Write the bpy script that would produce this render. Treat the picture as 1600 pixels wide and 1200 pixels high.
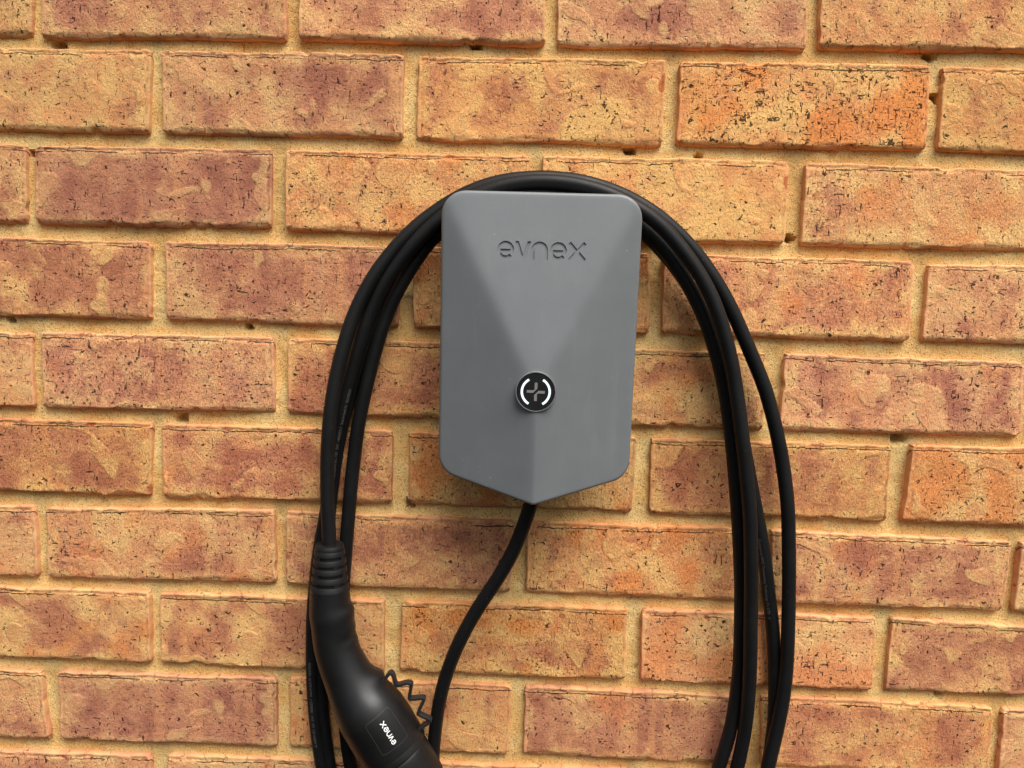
import bpy, bmesh, math, random
import numpy as np
from mathutils import Vector, Matrix

S = bpy.context.scene
for o in list(bpy.data.objects): bpy.data.objects.remove(o)

# ------------------------------------------------------------------ camera
CAM_LOC = (-0.00156, -0.73426, 1.19762)
CAM_ROT = (1.45233, -0.02798, 0.02344)

cd = bpy.data.cameras.new('camera'); cam = bpy.data.objects.new('camera', cd)
S.collection.objects.link(cam); S.camera = cam
cam.location = CAM_LOC; cam.rotation_euler = CAM_ROT
cd.sensor_width = 36; cd.lens = 27.0; cd.clip_start = .01; cd.clip_end = 200
# ------------------------------------------------------------------ sky and sun (bright overcast, light from upper right)
SUN_EL, SUN_AZ = 60, 34          # degrees; azimuth to the right of straight behind the camera
w = bpy.data.worlds.new('World'); S.world = w; w.use_nodes = True
wn = w.node_tree.nodes; wl = w.node_tree.links
sky = wn.new('ShaderNodeTexSky'); sky.sky_type = 'NISHITA'; sky.sun_disc = False
sky.sun_elevation = math.radians(SUN_EL); sky.sun_rotation = math.radians(180 - SUN_AZ)
sky.air_density = 1.0; sky.dust_density = 6.0; sky.ozone_density = 1.0
hs = wn.new('ShaderNodeHueSaturation'); hs.inputs['Saturation'].default_value = .35
wl.new(sky.outputs[0], hs.inputs['Color']); wl.new(hs.outputs[0], wn['Background'].inputs[0])
wn['Background'].inputs[1].default_value = .08
sd = bpy.data.lights.new('sun', 'SUN'); sun = bpy.data.objects.new('sun', sd); S.collection.objects.link(sun)
sd.energy = 2.8; sd.angle = math.radians(46); sd.color = (1, .965, .91)
el, az = math.radians(SUN_EL), math.radians(SUN_AZ)
tosun = Vector((math.sin(az)*math.cos(el), -math.cos(az)*math.cos(el), math.sin(el)))
sun.rotation_euler = tosun.to_track_quat('Z', 'Y').to_euler(); sun.location = (1, -1, 2.5)
S.view_settings.view_transform = 'Standard'; S.view_settings.look = 'None'; S.view_settings.gamma = 1
S.view_settings.exposure = 0.62
S.render.engine = 'CYCLES'

# ------------------------------------------------------------------ measured data (millimetres; x right, y into the wall, z up)
BRICKS = [
[[-700.6,1495.2,-468.6,1495.6,-471.5,1420.6,-703.5,1419.5],0.32,0.25,0.92,0.38,1.0],
[[-457.3,1495.7,-233.3,1496.2,-233.8,1423.2,-461.3,1420.6],0.6,0.1,0.95,0.47,1.0],
[[-221.0,1496.2,2.9,1496.6,4.8,1423.4,-221.9,1423.0],0.69,0.05,1.0,0.38,1.0],
[[14.5,1496.6,238.9,1496.1,242.9,1424.5,16.5,1423.2],0.55,0.1,1.02,0.57,1.0],
[[249.7,1496.0,481.7,1495.5,486.4,1427.0,254.4,1425.2],0.46,0.1,1.02,0.57,1.0],
[[-592.3,1410.2,-360.3,1411.4,-364.2,1336.0,-596.2,1336.1],0.39,0.2,0.88,0.38,1.0],
[[-349.5,1411.4,-123.7,1411.9,-125.2,1337.2,-350.3,1336.7],0.55,0.1,0.9,0.38,1.0],
[[-111.3,1411.9,116.1,1412.5,115.9,1336.3,-111.5,1336.6],0.55,0.05,1.0,0.38,1.0],
[[128.4,1412.0,355.6,1412.2,358.4,1337.8,129.5,1336.6],0.05,0.62,1.05,1.0,1.0],
[[367.1,1412.2,599.1,1411.9,600.8,1335.5,368.8,1338.0],0.51,0.1,1.02,0.66,1.0],
[[-714.1,1327.3,-482.2,1322.9,-485.0,1250.0,-717.0,1251.2],0.46,0.15,0.9,0.28,1.0],
[[-472.4,1322.5,-247.7,1325.1,-250.2,1251.2,-475.2,1249.9],0.78,0.15,0.88,0.38,1.0],
[[-234.5,1323.9,-6.3,1324.7,-5.8,1249.5,-235.0,1250.1],0.37,0.3,0.98,0.47,1.0],
[[6.2,1324.7,233.8,1324.5,234.9,1248.4,8.7,1249.4],0.29,0.3,1.05,0.47,1.0],
[[249.7,1323.9,481.7,1322.9,482.9,1248.9,250.9,1249.2],0.35,0.35,1.06,0.47,1.0],
[[-597.8,1237.2,-365.8,1236.1,-366.7,1161.6,-598.7,1161.0],0.83,0.15,0.92,0.38,1.0],
[[-351.6,1236.4,-124.7,1237.7,-127.0,1161.3,-351.1,1162.0],0.74,0.2,0.95,0.47,1.0],
[[-113.8,1237.8,110.1,1238.0,112.6,1162.3,-112.8,1161.3],0.18,0.5,0.98,0.28,1.0],
[[122.1,1238.0,356.3,1237.3,357.6,1162.1,125.4,1162.3],0.55,0.2,1.05,0.57,1.0],
[[370.6,1235.6,602.6,1234.4,601.5,1164.6,369.5,1162.2],0.6,0.1,1.05,0.57,1.0],
[[-716.3,1148.8,-484.3,1146.4,-486.5,1072.0,-718.5,1070.1],0.28,0.4,0.95,0.38,1.0],
[[-475.5,1146.3,-246.9,1148.3,-246.2,1074.5,-475.7,1072.1],0.64,0.25,0.97,0.57,1.0],
[[-233.8,1148.2,-2.7,1147.8,-2.9,1072.5,-234.3,1074.3],0.6,0.2,0.95,0.38,1.0],
[[9.6,1147.8,225.1,1147.1,227.0,1072.5,10.1,1072.5],0.46,0.3,1.0,0.38,1.0],
[[242.0,1147.0,466.2,1145.7,472.6,1073.9,242.9,1072.6],0.55,0.3,1.05,0.57,1.0],
[[479.4,1145.6,711.4,1143.5,717.3,1074.1,485.3,1074.0],0.46,0.3,1.05,0.47,1.0],
[[-600.2,1060.1,-368.2,1060.6,-370.9,986.1,-602.9,985.6],0.78,0.15,0.95,0.47,1.0],
[[-358.7,1060.0,-131.5,1060.7,-132.1,987.1,-358.1,985.5],0.64,0.3,0.95,0.47,1.0],
[[-115.9,1060.7,107.1,1061.1,105.0,985.9,-114.4,987.1],0.28,0.5,0.92,0.28,1.0],
[[120.7,1061.1,349.9,1062.1,352.1,986.1,122.5,986.0],0.69,0.2,1.03,0.47,1.0],
[[370.0,1062.3,602.0,1064.9,598.3,985.1,366.3,986.0],0.32,0.6,1.05,0.66,1.0],
[[-721.9,970.1,-489.9,972.2,-488.7,898.3,-720.7,893.9],0.37,0.4,0.95,0.28,1.0],
[[-477.6,972.2,-249.0,976.9,-247.7,901.5,-478.2,898.5],0.55,0.5,0.97,0.47,1.0],
[[-236.9,976.8,-10.6,974.1,-11.8,901.2,-236.8,901.5],0.69,0.2,0.97,0.38,1.0],
[[3.2,973.8,227.2,974.6,230.2,900.1,2.9,900.6],0.41,0.4,1.05,0.47,1.0],
[[241.6,974.4,474.2,970.5,473.0,898.9,245.3,899.8],0.64,0.25,1.03,0.47,1.0],
[[483.5,970.3,715.4,965.6,716.2,895.9,484.2,898.7],0.37,0.4,1.0,0.47,1.0],
[[-607.0,887.8,-375.0,888.0,-375.7,812.9,-607.7,812.3],0.6,0.45,0.93,0.38,1.0],
[[-365.9,886.9,-138.2,887.9,-137.6,811.7,-366.5,812.8],0.64,0.25,0.95,0.47,1.0],
[[-120.3,888.0,103.8,888.3,105.3,812.9,-121.4,811.7],0.46,0.35,1.03,0.47,1.0],
[[119.7,888.3,351.6,888.7,352.4,811.2,122.0,812.5],0.14,0.7,1.05,0.57,1.0],
[[366.1,888.3,598.0,882.2,597.7,813.8,365.7,811.4],0.78,0.1,1.0,0.47,1.0],
[[-721.9,798.1,-489.9,799.5,-486.6,724.0,-718.6,722.1],0.69,0.2,0.9,0.28,1.0],
[[-473.3,799.5,-247.3,801.7,-247.2,725.3,-472.5,724.1],0.74,0.15,0.93,0.38,1.0],
[[-234.2,801.8,-8.4,802.9,-8.3,728.1,-234.6,725.5],0.46,0.3,0.97,0.38,1.0],
[[5.2,802.3,230.9,801.5,233.8,726.2,6.1,727.9],0.74,0.2,1.0,0.38,1.0],
[[243.0,801.4,473.7,798.9,475.4,725.9,246.7,726.2],0.69,0.15,1.0,0.38,1.0],
[[484.5,798.8,716.5,795.2,717.6,724.7,485.6,725.9],0.32,0.4,1.03,0.38,1.0],
[[-613.2,707.7,-381.2,711.2,-376.0,632.7,-608.0,630.3],0.46,0.3,0.93,0.47,1.0],
[[-362.5,711.5,-135.5,714.6,-134.8,635.2,-363.2,632.8],0.55,0.3,0.95,0.38,1.0],
[[-122.3,714.8,113.6,716.8,115.9,637.9,-121.5,635.4],0.46,0.3,1.0,0.38,1.0],
[[126.6,716.9,359.5,717.6,363.3,640.4,129.1,638.0],0.46,0.3,1.0,0.38,1.0],
[[372.3,717.7,604.3,717.2,608.7,643.0,376.3,640.6],0.55,0.2,1.0,0.38,1.0],
[[-946.2,1494.9,-715.7,1496.3,-714.6,1423.1,-946.0,1422.4],0.33,0.5,1.0,0.5,0.0],
[[497.4,1495.2,729.7,1496.1,727.0,1422.9,497.5,1422.5],0.33,0.32,0.95,0.5,0.0],
[[-838.3,1411.3,-607.9,1412.4,-609.5,1336.5,-839.0,1336.5],0.69,0.1,0.98,0.5,0.0],
[[612.6,1410.9,842.5,1410.9,841.7,1336.9,611.9,1337.6],0.74,0.19,0.96,0.5,0.0],
[[-959.9,1324.2,-729.0,1322.6,-729.2,1249.6,-958.3,1248.8],0.5,0.48,0.97,0.5,0.0],
[[494.3,1325.4,725.4,1326.2,725.5,1250.5,495.6,1249.3],0.65,0.14,1.0,0.5,0.0],
[[-840.5,1236.8,-610.2,1236.5,-610.8,1162.3,-840.6,1161.4],0.64,0.48,1.04,0.5,0.0],
[[613.6,1237.6,844.3,1236.1,843.7,1162.4,613.8,1161.1],0.83,0.23,0.97,0.5,0.0],
[[-960.5,1146.5,-730.5,1147.9,-730.9,1071.9,-962.0,1072.8],0.75,0.16,0.97,0.5,0.0],
[[728.9,1146.3,958.9,1147.0,959.0,1073.0,730.8,1073.3],0.36,0.45,0.95,0.5,0.0],
[[-845.7,1062.1,-614.9,1060.9,-615.4,985.3,-844.9,986.9],0.55,0.37,1.02,0.5,0.0],
[[613.0,1061.6,843.8,1060.5,843.2,986.0,614.4,985.6],0.3,0.12,0.94,0.5,0.0],
[[-963.2,973.0,-733.5,974.1,-733.4,899.2,-963.3,898.3],0.53,0.37,1.01,0.5,0.0],
[[729.4,972.6,957.0,974.2,959.0,898.2,729.3,899.1],0.7,0.31,0.96,0.5,0.0],
[[-848.5,886.8,-619.9,887.2,-620.0,811.6,-849.6,813.2],0.57,0.34,1.01,0.5,0.0],
[[610.1,886.9,839.5,886.1,841.5,813.1,609.2,813.1],0.84,0.4,1.03,0.5,0.0],
[[-964.2,800.7,-734.0,800.0,-733.9,727.0,-962.2,725.1],0.68,0.2,0.93,0.5,0.0],
[[728.8,799.7,959.6,800.5,960.4,725.8,728.9,725.9],0.41,0.39,0.95,0.5,0.0],
[[-856.3,713.8,-624.1,714.2,-626.9,636.2,-855.2,637.6],0.42,0.27,0.99,0.5,0.0],
[[620.1,714.5,852.1,716.0,851.3,636.9,621.6,636.5],0.73,0.23,1.0,0.5,0.0],
[[-837.3,1585.2,-607.4,1584.0,-606.2,1506.8,-836.3,1505.2],0.78,0.27,0.96,0.5,0.0],
[[-597.1,1583.8,-366.4,1582.1,-366.5,1506.5,-595.6,1507.3],0.39,0.47,0.94,0.5,0.0],
[[-354.2,1583.2,-124.7,1582.8,-126.2,1506.4,-354.7,1507.0],0.56,0.2,1.03,0.5,0.0],
[[-114.5,1582.7,115.5,1583.2,116.0,1507.7,-113.5,1508.0],0.48,0.27,0.97,0.5,0.0],
[[127.2,1582.7,357.2,1583.9,356.1,1505.6,127.7,1507.0],0.61,0.34,0.99,0.5,0.0],
[[368.4,1582.9,597.5,1583.1,597.7,1506.7,366.9,1508.0],0.78,0.15,0.98,0.5,0.0],
[[606.9,1583.4,838.5,1582.7,838.8,1506.2,609.5,1506.4],0.4,0.25,0.92,0.5,0.0],
[[-943.9,1669.5,-715.7,1670.8,-715.4,1594.9,-944.6,1593.4],0.33,0.47,1.02,0.5,0.0],
[[-703.7,1670.7,-471.8,1669.8,-474.4,1593.1,-704.6,1593.5],0.61,0.33,0.95,0.5,0.0],
[[-464.6,1668.9,-230.9,1670.8,-232.1,1594.3,-461.1,1594.4],0.44,0.22,0.98,0.5,0.0],
[[-222.1,1669.4,7.9,1669.9,8.2,1594.7,-222.6,1593.8],0.85,0.46,1.02,0.5,0.0],
[[20.4,1670.9,250.5,1670.6,248.4,1593.8,19.2,1592.7],0.34,0.19,1.04,0.5,0.0],
[[260.7,1669.9,489.9,1669.2,490.1,1593.7,260.2,1593.9],0.38,0.42,1.04,0.5,0.0],
[[501.8,1669.4,731.0,1670.3,731.3,1593.9,499.5,1591.8],0.79,0.29,0.95,0.5,0.0],
[[-836.6,1757.1,-607.2,1755.8,-606.5,1680.5,-836.8,1681.1],0.4,0.27,0.99,0.5,0.0],
[[-596.5,1756.3,-366.5,1758.3,-366.5,1681.9,-595.6,1681.6],0.37,0.24,0.96,0.5,0.0],
[[-356.0,1757.3,-123.9,1756.4,-125.3,1680.4,-355.0,1680.1],0.57,0.27,0.95,0.5,0.0],
[[-112.8,1757.7,116.2,1757.4,115.5,1680.8,-113.6,1681.7],0.76,0.26,1.01,0.5,0.0],
[[126.6,1757.9,357.9,1756.7,356.4,1682.0,127.4,1681.5],0.62,0.46,0.96,0.5,0.0],
[[368.0,1755.6,598.8,1757.2,598.1,1680.0,367.8,1682.0],0.43,0.31,1.04,0.5,0.0],
[[608.2,1757.6,838.5,1758.0,839.2,1681.1,610.4,1681.6],0.84,0.39,0.98,0.5,0.0],
[[-962.2,626.4,-732.9,626.3,-733.7,549.8,-963.8,549.9],0.32,0.31,1.0,0.5,0.0],
[[-720.4,624.8,-492.4,626.5,-492.2,551.0,-721.7,549.7],0.39,0.44,0.95,0.5,0.0],
[[-480.5,625.8,-252.1,624.9,-249.7,550.3,-480.5,550.1],0.82,0.26,1.02,0.5,0.0],
[[-239.6,625.1,-10.1,626.0,-10.1,550.1,-239.5,549.9],0.62,0.2,1.01,0.5,0.0],
[[1.6,626.4,232.7,626.2,231.8,548.9,1.7,550.2],0.47,0.18,0.97,0.5,0.0],
[[242.3,623.3,472.2,625.8,472.0,549.8,242.5,548.8],0.55,0.21,1.02,0.5,0.0],
[[483.3,626.8,711.9,624.3,711.8,551.2,482.9,549.6],0.7,0.27,0.98,0.5,0.0],
[[-854.1,538.8,-625.8,537.8,-624.8,462.6,-854.0,463.5],0.55,0.23,0.93,0.5,0.0],
[[-614.2,538.2,-382.3,538.9,-383.2,461.0,-614.7,463.2],0.61,0.42,1.0,0.5,0.0],
[[-373.6,538.9,-141.4,539.9,-142.2,462.5,-373.1,463.6],0.57,0.13,1.01,0.5,0.0],
[[-131.1,538.2,96.8,538.3,99.3,461.5,-131.9,460.0],0.77,0.11,0.94,0.5,0.0],
[[109.6,538.1,339.7,538.4,339.6,462.6,109.9,463.9],0.64,0.16,1.02,0.5,0.0],
[[349.9,536.7,581.3,537.8,580.2,463.0,349.9,462.6],0.44,0.28,1.01,0.5,0.0],
[[591.1,539.4,821.7,538.7,821.6,463.2,590.8,462.8],0.55,0.36,0.98,0.5,0.0],
[[-963.5,451.8,-733.3,451.1,-733.8,375.2,-962.9,375.0],0.42,0.5,0.96,0.5,0.0],
[[-721.2,451.8,-491.7,453.6,-490.9,375.9,-721.7,373.9],0.7,0.12,0.96,0.5,0.0],
[[-480.8,452.4,-249.3,452.4,-249.9,375.4,-480.5,376.2],0.57,0.39,1.04,0.5,0.0],
[[-240.9,452.9,-8.2,451.1,-10.4,378.1,-239.8,374.0],0.39,0.24,1.02,0.5,0.0],
[[1.7,452.6,231.7,451.4,229.8,376.0,0.2,375.6],0.49,0.28,0.94,0.5,0.0],
[[242.2,452.2,472.9,450.6,472.3,377.0,242.7,375.0],0.4,0.24,0.99,0.5,0.0],
[[484.4,451.6,712.4,451.2,713.0,375.5,482.8,375.0],0.32,0.43,1.0,0.5,0.0],
[[-854.7,365.6,-625.4,364.2,-624.5,288.8,-854.4,287.9],0.58,0.33,0.93,0.5,0.0],
[[-614.8,365.2,-384.6,365.0,-382.7,289.3,-613.4,288.2],0.31,0.11,0.96,0.5,0.0],
[[-371.2,363.9,-140.8,365.0,-142.6,289.0,-371.2,287.5],0.32,0.14,0.92,0.5,0.0],
[[-130.9,364.7,98.2,364.2,99.7,289.5,-131.1,287.6],0.67,0.11,0.98,0.5,0.0],
[[111.2,365.3,339.0,363.9,340.9,288.8,110.5,288.5],0.49,0.11,0.97,0.5,0.0],
[[351.1,363.8,580.6,364.3,581.0,289.5,352.4,288.9],0.7,0.4,0.92,0.5,0.0],
[[591.5,364.7,821.9,363.8,822.3,288.4,591.1,289.1],0.82,0.48,0.96,0.5,0.0],
[[741.8,1495.2,960.1,1496.4,959.9,1424.2,740.1,1423.8],0.49,0.37,0.98,0.5,0.0],
[[-963.3,1410.8,-851.7,1411.6,-850.0,1337.0,-964.3,1336.9],0.73,0.13,0.99,0.5,0.0],
[[853.7,1410.3,960.0,1410.5,959.8,1337.0,854.6,1336.6],0.84,0.16,1.03,0.5,0.0],
[[738.6,1323.7,959.2,1325.7,960.7,1250.3,738.1,1250.5],0.84,0.1,1.04,0.5,0.0],
[[-964.0,1237.3,-852.9,1237.7,-850.1,1161.5,-963.4,1163.2],0.56,0.47,0.99,0.5,0.0],
[[856.9,1237.1,960.2,1237.4,961.3,1163.2,858.2,1162.2],0.33,0.26,0.94,0.5,0.0],
[[-964.0,1060.8,-858.6,1060.6,-857.4,987.2,-963.5,985.1],0.36,0.12,1.01,0.5,0.0],
[[856.0,1061.8,960.7,1060.6,958.9,985.7,854.5,985.9],0.67,0.19,1.03,0.5,0.0],
[[-964.5,889.1,-861.2,886.1,-861.3,812.8,-964.4,812.1],0.52,0.47,1.0,0.5,0.0],
[[852.7,887.3,959.1,886.3,959.9,811.6,853.1,814.4],0.31,0.35,0.98,0.5,0.0],
[[-966.0,713.1,-869.5,712.0,-867.8,637.0,-963.9,639.8],0.65,0.1,0.95,0.5,0.0],
[[863.8,713.1,960.1,714.7,960.1,636.3,863.0,636.6],0.79,0.44,1.03,0.5,0.0],
[[-963.3,1583.2,-848.7,1583.6,-848.8,1505.0,-963.3,1505.3],0.42,0.17,0.99,0.5,0.0],
[[852.2,1583.5,959.6,1583.5,960.1,1507.8,852.1,1507.1],0.73,0.21,0.96,0.5,0.0],
[[742.6,1669.2,961.1,1670.4,960.2,1593.8,741.7,1595.0],0.72,0.38,1.0,0.5,0.0],
[[-964.9,1758.4,-848.3,1756.0,-847.3,1682.0,-965.0,1678.8],0.34,0.5,1.01,0.5,0.0],
[[850.8,1758.1,961.6,1757.7,960.3,1681.2,851.7,1679.7],0.84,0.42,0.92,0.5,0.0],
[[724.0,626.2,961.3,627.3,960.1,549.4,724.0,549.6],0.77,0.12,0.98,0.5,0.0],
[[-963.4,539.2,-865.9,539.5,-865.1,461.0,-963.9,462.5],0.51,0.37,0.92,0.5,0.0],
[[834.0,538.6,961.5,539.2,960.0,461.8,834.4,461.8],0.58,0.17,1.0,0.5,0.0],
[[725.4,453.4,960.1,452.8,959.9,376.3,725.1,375.4],0.78,0.12,0.98,0.5,0.0],
[[-964.1,364.2,-866.9,365.1,-866.7,290.0,-964.1,288.4],0.68,0.49,0.95,0.5,0.0],
[[832.9,364.5,960.9,364.2,960.4,289.5,834.4,290.5],0.8,0.2,1.01,0.5,0.0]]
HOLES = [[-448.9, 1416.2, 6.7], [-481.3, 1316.7, 4.8], [-342.8, 1064.9, 6.7], [360.4, 1067.4, 7.9], [357.6, 1422.4, 6.1], [87.2, 1332.6, 5.5], [241.0, 1255.5, 4.8], [151.7, 1328.4, 4.2], [364.9, 1386.2, 5.5], [420.4, 808.4, 4.2], [-113.1, 985.4, 4.2], [-273.5, 1156.9, 3.6], [-506.4, 1157.6, 3.6], [-59.1, 1422.6, 4.2]]
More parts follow.
